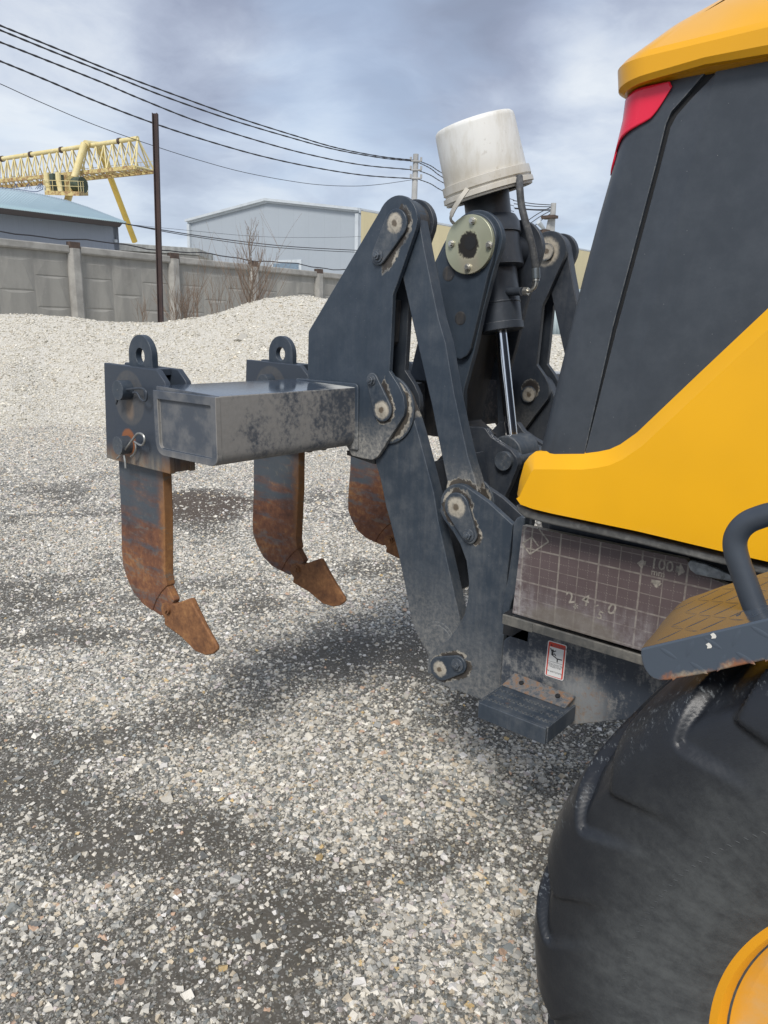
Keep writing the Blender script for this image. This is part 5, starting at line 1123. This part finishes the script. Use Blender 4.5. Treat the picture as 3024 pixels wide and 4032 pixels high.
for s_, h_ in ((.10, 6.7), (.25, 6.7), (.42, 6.7), (.6, 6.7)):
    q = gr_ + sdr * Ls * s_ - nb_ * .05; b = MB(); quadpanel(b, [(q.x, q.y, h_ - 2.2), (q.x + sdr.x * 2.5, q.y + sdr.y * 2.5, h_ - 2.2), (q.x + sdr.x * 2.5, q.y + sdr.y * 2.5, h_ - 1), (q.x, q.y, h_ - 1)], .08, -nb_)
    wn = b.build('window', M_wht, hall); b = MB(); q = q - nb_ * .09; a_ = .15; quadpanel(b, [(q.x + sdr.x * a_, q.y + sdr.y * a_, h_ - 2.05), (q.x + sdr.x * 2.35, q.y + sdr.y * 2.35, h_ - 2.05), (q.x + sdr.x * 2.35, q.y + sdr.y * 2.35, h_ - 1.15), (q.x + sdr.x * a_, q.y + sdr.y * a_, h_ - 1.15)], .02, -nb_); b.build('pane', plain('pane_blue', (.18, .24, .30), .1) if 'pane_blue' not in bpy.data.materials else bpy.data.materials['pane_blue'], wn)
def onplane(k, x, y, p0, n0):
    d = Vector(ray(k, x, y)); o_ = Vector((0, 0, EYE)); return o_ + d * ((p0 - o_).dot(n0) / d.dot(n0))
# low window in the gable just above the fence, framed in white
w0, w1 = onplane('R', 972, 462, gl, gn), onplane('R', 1222, 466, gl, gn); w0.z = w1.z = (w0.z + w1.z) / 2
b = MB(); quadpanel(b, [(w0.x, w0.y, w0.z - 1.3), (w1.x, w1.y, w0.z - 1.3), (w1.x, w1.y, w0.z), (w0.x, w0.y, w0.z)], .08, -gn); wn = b.build('window', M_wht, hall)
b = MB(); i0, i1 = w0 + gd * .2 - gn * .085, w1 - gd * .2 - gn * .085; quadpanel(b, [(i0.x, i0.y, w0.z - 1.1), (i1.x, i1.y, w0.z - 1.1), (i1.x, i1.y, w0.z - .2), (i0.x, i0.y, w0.z - .2)], .02, -gn); b.build('pane', bpy.data.materials['pane_blue'], wn)
# left shed with pale blue roof
shed = thing('shed', 'blue-grey shed with a pale blue curved sheet roof at the left behind the fence', 'shed', tuple(at('p', 100, 700, 30)))
eR, eL = at('p', 272, 481.5, 29), at('p', -120, 437, 24.5); eL.z = eR.z + (eL.z - eR.z) * .5
M_roofb = cladding('pale_blue_roof', (.40, .53, .56), .16, (eR - eL).normalized(), .35, .02)
top_ = [at('T', *q, D_) for q, D_ in (((1180, 1008), 29.2), ((1000, 937), 31), ((820, 868), 32.5), ((620, 803), 34), ((400, 752), 35), ((200, 716), 35.6), ((0, 690), 36), ((-300, 660), 36), ((-520, 645), 36))]
NR = 150; b = MB(); vs = []; fs = []
tlen = [0]; 
for i in range(1, len(top_)): tlen.append(tlen[-1] + (top_[i] - top_[i - 1]).length)
for i in range(NR + 1):
    s_ = i / NR; e_ = eR.lerp(eL, s_); L0 = s_ * tlen[-1]
    k = max(j for j in range(len(tlen)) if tlen[j] <= L0 + 1e-9); k = min(k, len(top_) - 2); tp0 = top_[k].lerp(top_[k + 1], (L0 - tlen[k]) / (tlen[k + 1] - tlen[k]))
    dz_ = .035 if i % 2 else 0.
    for j in range(7):
        q = e_.lerp(tp0, j / 6); q.z += dz_ + .0; vs.append(tuple(q))
    q = e_.copy(); 
fs = [(i * 7 + j, (i + 1) * 7 + j, (i + 1) * 7 + j + 1, i * 7 + j + 1) for i in range(NR) for j in range(6)]
rf = mk('roof', vs, fs, M_roofb, shed); so = rf.modifiers.new('Solidify', 'SOLIDIFY'); so.thickness = .04
wr, wl = at('p', 255, 487, 29.3), at('p', -120, 444, 25.2); dW = (wr - wl); dW.z = 0; dW.normalize(); nW = Vector((-dW.y, dW.x, 0)); nW = nW if nW.dot(Vector(FWD)) > 0 else -nW
M_shed = cladding('shed_cladding', (.30, .33, .385), .5, dW, .5)
b = MB(); quadpanel(b, [(wl.x, wl.y, 0), (wr.x, wr.y, 0), (wr.x, wr.y, wr.z), (wl.x, wl.y, wl.z + .02)], .2, nW); b.build('wall', M_shed, shed)
wr2 = wr + nW * 5 - dW * .2; b = MB(); quadpanel(b, [(wr.x, wr.y, 0), (wr2.x, wr2.y, 0), (wr2.x, wr2.y, wr.z + .4), (wr.x, wr.y, wr.z)], .2, -dW); b.build('end_wall', M_shed, shed)
b = MB(); quadpanel(b, [eL + Vector((0, 0, -.17)), eR + Vector((0, 0, -.17)) - dW * .25, eR - dW * .1, eL], .12, nW); b.build('fascia', plain('fascia_dark', (.045, .038, .036), .8), shed)
b = MB(); q = wr - dW * .18 - nW * .1; b.box(q.x - .05, q.x + .05, q.y - .05, q.y + .05, q.z - .62, q.z - .52); b.build('wall_lamp', M_wht, shed)
# grey slab roof between the two
lowb = thing('low_outbuilding', 'low outbuilding with a frosty grey slab roof just above the fence', 'outbuilding', tuple(at('p', 340, 700, 33)))
a0, a1 = at('p', 255, 524, 32), at('p', 428, 536, 35.5); zt2 = (a0.z + a1.z) / 2; 
b = MB(); bd = Vector(FWD) * 3; quadpanel(b, [a0, a1, a1 + bd, a0 + bd], -.30, Vector((0, 0, 1))); b.build('roof_slab', plain('frosty_slab', (.42, .42, .39), .9, 0, .25, 2.5, .3), lowb, bevel=.02)
b = MB(); quadpanel(b, [(a0.x, a0.y, 0), (a1.x, a1.y, 0), a1 + Vector((0, 0, -.35)), a0 + Vector((0, 0, -.35))], .3, Vector(FWD)); b.build('wall', M_conc, lowb)
# corrugated fence glimpsed between the far ripper plates
b = MB(); s0, s1 = at('p', 1120, 640, 60), at('p', 1400, 640, 64); dS = (s1 - s0); dS.z = 0; LS = dS.length; dS.normalize(); nS = Vector((-dS.y, dS.x, 0)); vs = []
for i in range(160):
    q = s0 + dS * (LS * i / 159) + nS * (.05 if i % 4 < 2 else 0); vs += [(q.x, q.y, -.1), (q.x, q.y, 5.0)]
fs = [(2 * i, 2 * i + 2, 2 * i + 3, 2 * i + 1) for i in range(159)]
o = mk('corrugated_fence', vs, fs, plain('pale_sheet', (.42, .50, .52), .5, 0, .06, 1), None); o.modifiers.new('Solidify', 'SOLIDIFY').thickness = .02; tag(o, 'pale blue corrugated sheet fence seen between the far ripper plates', 'fence')

# ------------------------------------------------------------------ gantry crane
crane = thing('gantry_crane', 'yellow gantry crane with a triangular lattice girder above the shed', 'crane', tuple(at('p', 200, 700, 90)))
mt, t = mat('crane_yellow'); p = t.pos(); c = t.mix(t.mr(t.noise(p, .8, 6, .65), .35, .7), (.66, .55, .25), (.72, .64, .38)); c = t.mix(t.mr(t.noise(p, 3, 6, .7), .60, .68, 0, .7), c, (.30, .15, .05)); t.out(c, .6); M_cr = mt
mt, t = mat('crane_rusty'); p = t.pos(); c = t.mix(t.mr(t.noise(p, 2.2, 6, .7), .42, .6), (.60, .50, .22), (.30, .17, .08)); t.out(c, .75); M_crr = mt
M_leg = plain('crane_leg_paint', (.66, .47, .10), .5, 0, .08, .5); M_mach = plain('hoist_machinery', (.05, .07, .05), .6, 0, .4, 2)
DR = 90
A1, A0 = at('T', 1285, 225, DR + 1.3), at('T', -240, 455, DR * 1.18)
N1, N0 = at('T', 1268, 487, DR), at('T', -240, 640, DR * 1.17)
F1, F0 = at('T', 1440, 527, DR + 3), at('T', -240, 700, DR * 1.17 + 3)
def strut(name, segs_, r_, mt, par, n=8):
    b = MB()
    for a_, c_ in segs_: b.tube([a_, c_], r_, n)
    return b.build(name, mt, par)
strut('top_chord', [(A0, A1)], .26, M_cr, crane, 14)
for k in range(6):
    q = A1.lerp(A0, .09 + k * .19 + .14 * (k > 0)); dq = (A0 - A1).normalized(); b = MB(); b.tube([q, q + dq * .35], .36, 14); b.build('chord_flange', M_rustcap, crane)
NPAN = 22
tops_ = [A1.lerp(A0, (i + .0) / NPAN) for i in range(NPAN + 1)]
for Ba, Bb in ((N1, N0), (F1, F0)):
    bots = [Ba.lerp(Bb, (i + .5) / NPAN) for i in range(NPAN)]
    b = MB()
    for i in range(NPAN):
        b.tube([tops_[i], bots[i]], .085, 6); b.tube([bots[i], tops_[i + 1]], .075, 6)
        if i > 0: b.tube([tops_[i], bots[i - 1].lerp(bots[i], -.0)], .05, 5)
    b.build('lattice', M_cr, crane)
for Ba, Bb in ((N1, N0), (F1, F0)):
    b = MB(); d_ = (Bb - Ba).normalized(); up = Vector((0, 0, 1)); sv = d_.cross(up).normalized() * .18
    b.add([tuple(q + sv * a_ + up * h_) for q in (Ba, Bb) for a_, h_ in ((-1, -.30), (1, -.30), (1, .12), (-1, .12))], [(0, 1, 2, 3), (7, 6, 5, 4)] + [(i, (i + 1) % 4, 4 + (i + 1) % 4, 4 + i) for i in range(4)]); b.build('bottom_chord', M_crr, crane)
b = MB()
for i in range(34):
    s_ = i / 34; b.tube([N1.lerp(N0, s_) + Vector((0, 0, -.15)), F1.lerp(F0, s_) + Vector((0, 0, -.15))], .09, 5)
    if i % 2: b.tube([N1.lerp(N0, s_) + Vector((0, 0, -.15)), F1.lerp(F0, s_ + 1 / 34) + Vector((0, 0, -.15))], .06, 5)
b.build('cross_ties', M_crr, crane)
b = MB(); 
for h_ in (.55, 1.05): b.tube([F1 + Vector((0, 0, h_)), F0 + Vector((0, 0, h_))], .03, 5)
for i in range(48): q = F1.lerp(F0, i / 48); b.tube([q, q + Vector((0, 0, 1.05))], .025, 4)
b.build('walkway_rail', M_cr, crane)
strut('end_frame', [(A1, F1), (A1, N1), (N1, F1)], .10, M_cr, crane)
strut('crane_leg', [(at('T', 788, 275, DR * 1.05), at('T', 632, 800, DR * 1.03)), (at('T', 632, 800, DR * 1.03), at('T', 520, 1190, DR * 1.02))], .40, M_cr, crane, 18)
strut('crane_leg', [(at('T', 925, 290, DR * 1.09), at('T', 1030, 590, DR * 1.13)), (at('T', 1030, 590, DR * 1.13), at('T', 1258, 1190, DR * 1.18)), ], .38, M_leg, crane, 18)
b = MB(); b.tube([at('T', 800, 275, DR * 1.05), at('T', 930, 290, DR * 1.08)], .40, 14); b.build('leg_head', M_cr, crane)
b = MB()
for x_ in (430, 540): b.tube([at('T', x_, 545, DR), at('T', x_ + 5, 620, DR), at('T', x_ + 28, 725, DR)], .30, 8)
b.build('hanger', M_cr, crane)
b = MB(); pl_ = [at('T', 415, 712, DR * .995), at('T', 735, 722, DR), at('T', 822, 722, DR * 1.05), at('T', 560, 700, DR * 1.06)]; quadpanel(b, pl_, -.45, Vector((0, 0, 1))); tro = b.build('trolley_platform', M_crr, crane)
b = MB(); q = at('T', 560, 670, DR * 1.02); b.box(q.x - 1.6, q.x + .4, q.y - 1, q.y + 1, q.z - .7, q.z + 1.2); q = at('T', 690, 660, DR * 1.03); b.cyl((q.x - .5, q.y, q.z), (q.x + 1.0, q.y + .6, q.z), .9, n=16); b.build('hoist_winch', M_mach, tro, bevel=.05)
b = MB(); q = at('T', 620, 650, DR * 1.03); b.box(q.x - .7, q.x + .9, q.y - .6, q.y + .8, q.z - 1.0, q.z + .8); b.build('hoist_housing', M_crr, tro, bevel=.05)
b = MB()
for h_ in (.55, 1.1):
    pp_ = [v + Vector((0, 0, h_)) for v in (pl_[0], pl_[1], pl_[2], pl_[3], pl_[0])]; b.tube(pp_, .035, 5)
for i in range(4):
    for s_ in (0, .25, .5, .75): q = pl_[i].lerp(pl_[(i + 1) % 4], s_); b.tube([q, q + Vector((0, 0, 1.1))], .035, 4)
b.build('trolley_rail', M_cr, tro)
b = MB(); ca = [at('T', -100, 680, DR * 1.1), at('T', 50, 688, DR * 1.08), at('T', 200, 705, DR * 1.05), at('T', 330, 722, DR * 1.03), at('T', 400, 700, DR * 1.02)]; b.tube(smooth_path(ca, 5), .05, 5)
for x_ in (145, 265, 365, 385): 
    for dx_ in (-45, -20, 20, 45): b.tube([at('T', x_, 645, DR * 1.06), at('T', x_ + dx_ * .8, 700, DR * 1.06)], .03, 4)
b.build('festoon_cable', plain('festoon_blue', (.12, .16, .25), .6), crane)

# ------------------------------------------------------------------ poles and wires
M_hp = plain('rusty_pole', (.055, .035, .032), .8, 0, .3, 3); M_pole = plain('pole_concrete', (.38, .38, .37), .85, 0, .15, 1.5)
b = MB(); b0, b1 = at('p', 347.5, 705, 16.5), at('p', 335, 245, 16.5); tt = (b1 - b0)
R3, F3 = Vector(RGT), Vector(FWD); wv = .052; wt_ = .044
for (o1, o2, a1_, a2_) in ((-1, -.72, -1, 1), (.72, 1, -1, 1), (-.72, .72, -.15, .15)):
    vs = []
    for q in (b0, b1):
        for r1_, f1_ in ((o1, a1_), (o2, a1_), (o2, a2_), (o1, a2_)): vs.append(tuple(q + R3 * r1_ * wv + F3 * f1_ * wv))
    b.add(vs, [(0, 1, 2, 3), (7, 6, 5, 4)] + [(i, (i + 1) % 4, 4 + (i + 1) % 4, 4 + i) for i in range(4)])
o = b.build('steel_pole', M_hp); tag(o, 'thin dark rusty steel beam pole standing at the left behind the stone heap', 'pole')
DP = 31
def pole(name, base, top, r0, r1, label):
    b = MB(); base = Vector((top.x + (base.x - top.x), base.y, 0)); b.cyl(base, top, r0, r1, 10); o_ = b.build(name, M_pole); return tag(o_, label, 'utility pole')
pt = at('p', 898.5, 333, DP); pb = Vector((pt.x - .1, pt.y, 0)); pole('utility_pole', pb, pt, .15, .105, 'slim grey concrete utility pole standing behind the ripper tower')
DQ = 44; qt = at('p', 1196, 439, DQ); pole('utility_pole', Vector((qt.x, qt.y, 0)), qt, .30, .15, 'distant pale concrete utility pole with a leaning brace, right of the bucket')
b = MB(); b.cyl(Vector((at('p', 1140, 600, DQ).x, at('p', 1140, 600, DQ).y, 0)), at('p', 1190, 468, DQ), .22, .14, 10); o = b.build('pole_brace', M_pole); tag(o, 'leaning concrete strut bracing the distant utility pole', 'pole brace')
b = MB()
for (x_, y_) in ((1189, 468), (1172, 499)): q = at('p', x_, y_, DQ - .2); b.box(q.x - .45, q.x + .35, q.y - .25, q.y + .25, q.z - .10, q.z + .05)
o = b.build('pole_strap', M_rustcap); tag(o, 'rusty steel straps tying the brace to the distant pole', 'pole strap')
b = MB(); b.tube([at('p', 1177, 497, DQ - .3), at('p', 1163, 479, DQ - .8)], [.08, .14], 8); o = b.build('street_lamp', M_wht); tag(o, 'small white lamp head on the brace of the distant pole', 'lamp')
b = MB()
for y_ in (348, 367, 385): 
    q = at('p', 898.5, y_, DP - .12); b.tube([q - R3 * .22, q + R3 * .22], .03, 6)
    for s_ in (-.2, .2): b.tube([q + R3 * s_, q + R3 * s_ + Vector((0, 0, .14))], .04, 8)
o = b.build('insulator_bracket', M_pole); tag(o, 'small insulator brackets on the slim utility pole', 'bracket')
def cable(label, pts, r_, grp='overhead cables', lump=True):
    q = smooth_path([at('p', x_, y_, D_) for x_, y_, D_ in pts], 14)
    b = MB(); rs = [r_ * (1 + (.22 * sin(i * 1.9) if lump else 0)) for i in range(len(q))]; b.tube(q, rs, 6); o_ = b.build('overhead_cable', M_cab); return tag(o_, label, 'cable', grp)
def dep(x, x0=893., d0=DP, xl=0., dl=17.5): s = (x - xl) / (x0 - xl); return 1 / ((1 - s) / dl + s / d0)
for lab, pts in (('topmost thick twisted black cable running down from the upper left', [(-60, 31), (0, 55), (120, 104), (260, 161), (387, 208.5), (520, 256), (640, 294), (730, 320), (823, 338), (893, 346)]),
                 ('second twisted black cable, just under the topmost one', [(-60, 42), (0, 65), (120, 114), (250, 166), (357, 209), (500, 259), (620, 295), (720, 322), (823, 341), (893, 348)]),
                 ('third twisted black cable from the top, ending at the middle bracket of the utility pole', [(-60, 70), (0, 91), (110, 134), (220, 178), (302, 213), (420, 260), (540, 299), (660, 332), (780, 356), (893, 367)]),
                 ('lowest thick twisted black cable crossing in front of the rusty steel pole', [(-60, 110), (0, 132), (100, 173), (208, 219), (320, 262), (431, 299), (560, 336), (680, 362), (790, 379), (893, 386)])):
    cable(lab, [(x_, y_, dep(x_)) for x_, y_ in pts], .021)
cable('thin grey wire sagging below the black cables', [(x_, y_, dep(x_)) for x_, y_ in ((-60, 158), (0, 181), (84, 219), (200, 268), (317, 310), (430, 346), (540, 375), (669, 397), (760, 402), (823, 398), (893, 388))], .009, lump=False)
for i, (y0, y1, yc) in enumerate(((346, 376, 432), (349, 385, 445), (367, 396, 457), (386, 414, 470))):
    cable(('topmost', 'second', 'third', 'lowest')[i] + ' black cable leading from the utility pole behind the bucket', [(900, y0, DP), (930, (y0 + y1) / 2 - 3, DP + 3), (960, y1, DP + 5), (1040, yc - 22, DP + 9), (1110, yc, DP + 12)], .02, 'cables behind the bucket')
for i, (x0, y0, x1, y1, bn) in enumerate(((1108, 433, 1194, 443, 2), (1110, 440, 1198, 447, 2), (1110, 449, 1198, 452, 2), (1112, 451, 1200, 455, 1), (1130, 484, 1193, 446, -3), (1142, 485, 1194, 453, -2), (1150, 492, 1194, 459, -2))):
    cable(('topmost', 'second', 'third', 'fourth', 'upper slanting', 'middle slanting', 'lower slanting')[i] + ' black wire reaching the distant utility pole', [(x0, y0, DQ), ((x0 + x1) / 2, (y0 + y1) / 2 + bn, DQ), (x1, y1, DQ)], .022, 'wires at the distant pole', False)
for i, pts in enumerate((((262, 482), (340, 495), (470, 515), (620, 532), (775, 541)), ((262, 482), (400, 508), (560, 531), (690, 541), (775, 545)), ((270, 484), (400, 497), (560, 511), (700, 513), (780, 511)))):
    cable(('upper thin dark wire strung from the shed eave across the warehouse gable', 'lower thin dark wire strung from the shed eave across the warehouse gable', 'faint topmost wire strung from the shed eave across the warehouse gable')[i], [(x_, y_, 28.5 + (x_ - 262) * .028) for x_, y_ in pts], (.020, .016, .007)[i], 'wires from the shed', False)

# ------------------------------------------------------------------ bare trees and shrubs at the fence
M_bark = plain('grey_bark', (.17, .135, .105), .85, 0, .25, 12); M_twig = plain('twig_brown', (.20, .145, .105), .85, 0, .2, 9)
def bush(name, label, cat, base, H_, W_, nst, lev, r0, seed, m_=None, lean=(0, 0), grp=None):
    rr = random.Random(seed); b = MB()
    def grow(p_, d_, L_, r_, k):
        n_ = 4; pts = [p_]; q = p_
        for i in range(n_):
            d_ = (d_ + Vector((rr.uniform(-.16, .16), rr.uniform(-.16, .16), rr.uniform(-.04, .14)))).normalized(); q = q + d_ * L_ / n_; pts.append(q)
        b.tube(pts, [max(r_ * .8 * (1 - .17 * i), .0025) for i in range(n_ + 1)], 5 if r_ > .012 else 3, False)
        if k > 0:
            for i in range(rr.randint(4, 7)):
                s_ = rr.uniform(.25, 1.); a = pts[min(int(s_ * n_), n_ - 1)].lerp(pts[min(int(s_ * n_) + 1, n_)], rr.random())
                dd_ = (d_ + Vector((rr.uniform(-1, 1), rr.uniform(-1, 1), rr.uniform(-.1, .7))) * .62).normalized(); grow(a, dd_, L_ * rr.uniform(.38, .62), r_ * .5, k - 1)
    for i in range(nst):
        d_ = Vector((rr.uniform(-1, 1) * W_, rr.uniform(-1, 1) * W_, 1)) + Vector((lean[0], lean[1], 0)); grow(base + Vector((rr.uniform(-.15, .15), rr.uniform(-.15, .15), 0)) * (nst > 1), d_.normalized(), H_ * rr.uniform(.6, 1.), r0, lev)
    o_ = b.build(name, m_ or M_twig, None, smooth=False); return tag(o_, label, cat, grp)
def hb(x_, D_): q = at('p', x_, 700, D_); q.z = float(heap(np.array([[q.x, q.y]]))[0]) - .1; return q
# the tall one: one leader with side limbs
rr = random.Random(4); b = MB(); base = hb(545, 19.5); topz = at('p', 543, 470, 19.5).z
def limb(p_, d_, L_, r_, k):
    pts = [p_]; q = p_
    for i in range(5):
        d_ = (d_ + Vector((rr.uniform(-.1, .1), rr.uniform(-.1, .1), .17))).normalized(); q = q + d_ * L_ / 5; pts.append(q)
    b.tube(pts, [max(r_ * (1 - .16 * i), .0025) for i in range(6)], 4, False)
    if k:
        for i in range(5): limb(pts[rr.randint(1, 4)], (d_ + Vector((rr.uniform(-1, 1), rr.uniform(-1, 1), rr.uniform(0, .6))) * .55).normalized(), L_ * rr.uniform(.3, .55), r_ * .5, k - 1)
Ht = topz - base.z; trk = [base + Vector((.04 * sin(i * 1.3), .04 * cos(i), Ht * i / 12)) for i in range(13)]
tree = thing('bare_tree', 'slender leafless tree rising above the fence in front of the warehouse gable', 'tree', tuple(base))
bt = MB(); bt.tube(trk, [.035 * (1 - .075 * i) for i in range(13)], 7); bt.build('trunk', M_bark, tree)
for i in range(30):
    s_ = .12 + .80 * (i / 30); a = base.lerp(trk[-1], s_); an = rr.uniform(0, 6.28); L_ = (1.25 if s_ < .5 else .9) * (1.05 - s_) + .15
    limb(a, Vector((cos(an), sin(an), .9)).normalized(), L_, .010 * (1.15 - s_) + .002, 1)
b.build('branches', M_twig, tree, smooth=False)
bush('bare_shrub', 'dense reddish leafless shrub right of the rusty steel pole', 'shrub', hb(390, 17.5), 1.15, .55, 26, 1, .011, 3)
bush('bare_shrub', 'thin forked leafless sapling between the dense shrub and the tall tree', 'shrub', hb(425, 19.3), 1.7, .22, 4, 1, .014, 12)
bush('bare_shrub', 'sparse leafless shrub just left of the tall bare tree', 'shrub', hb(472, 19.0), 1.5, .3, 9, 1, .010, 5)
bush('bare_shrub', 'spreading leafless shrub around the foot of the tall bare tree', 'shrub', hb(545, 19.2), 2.2, .62, 18, 1, .011, 8)
bush('bare_shrub', 'tiny leafless shrub left of the rusty steel pole', 'shrub', hb(308, 18.5), .75, .3, 7, 1, .008, 6)
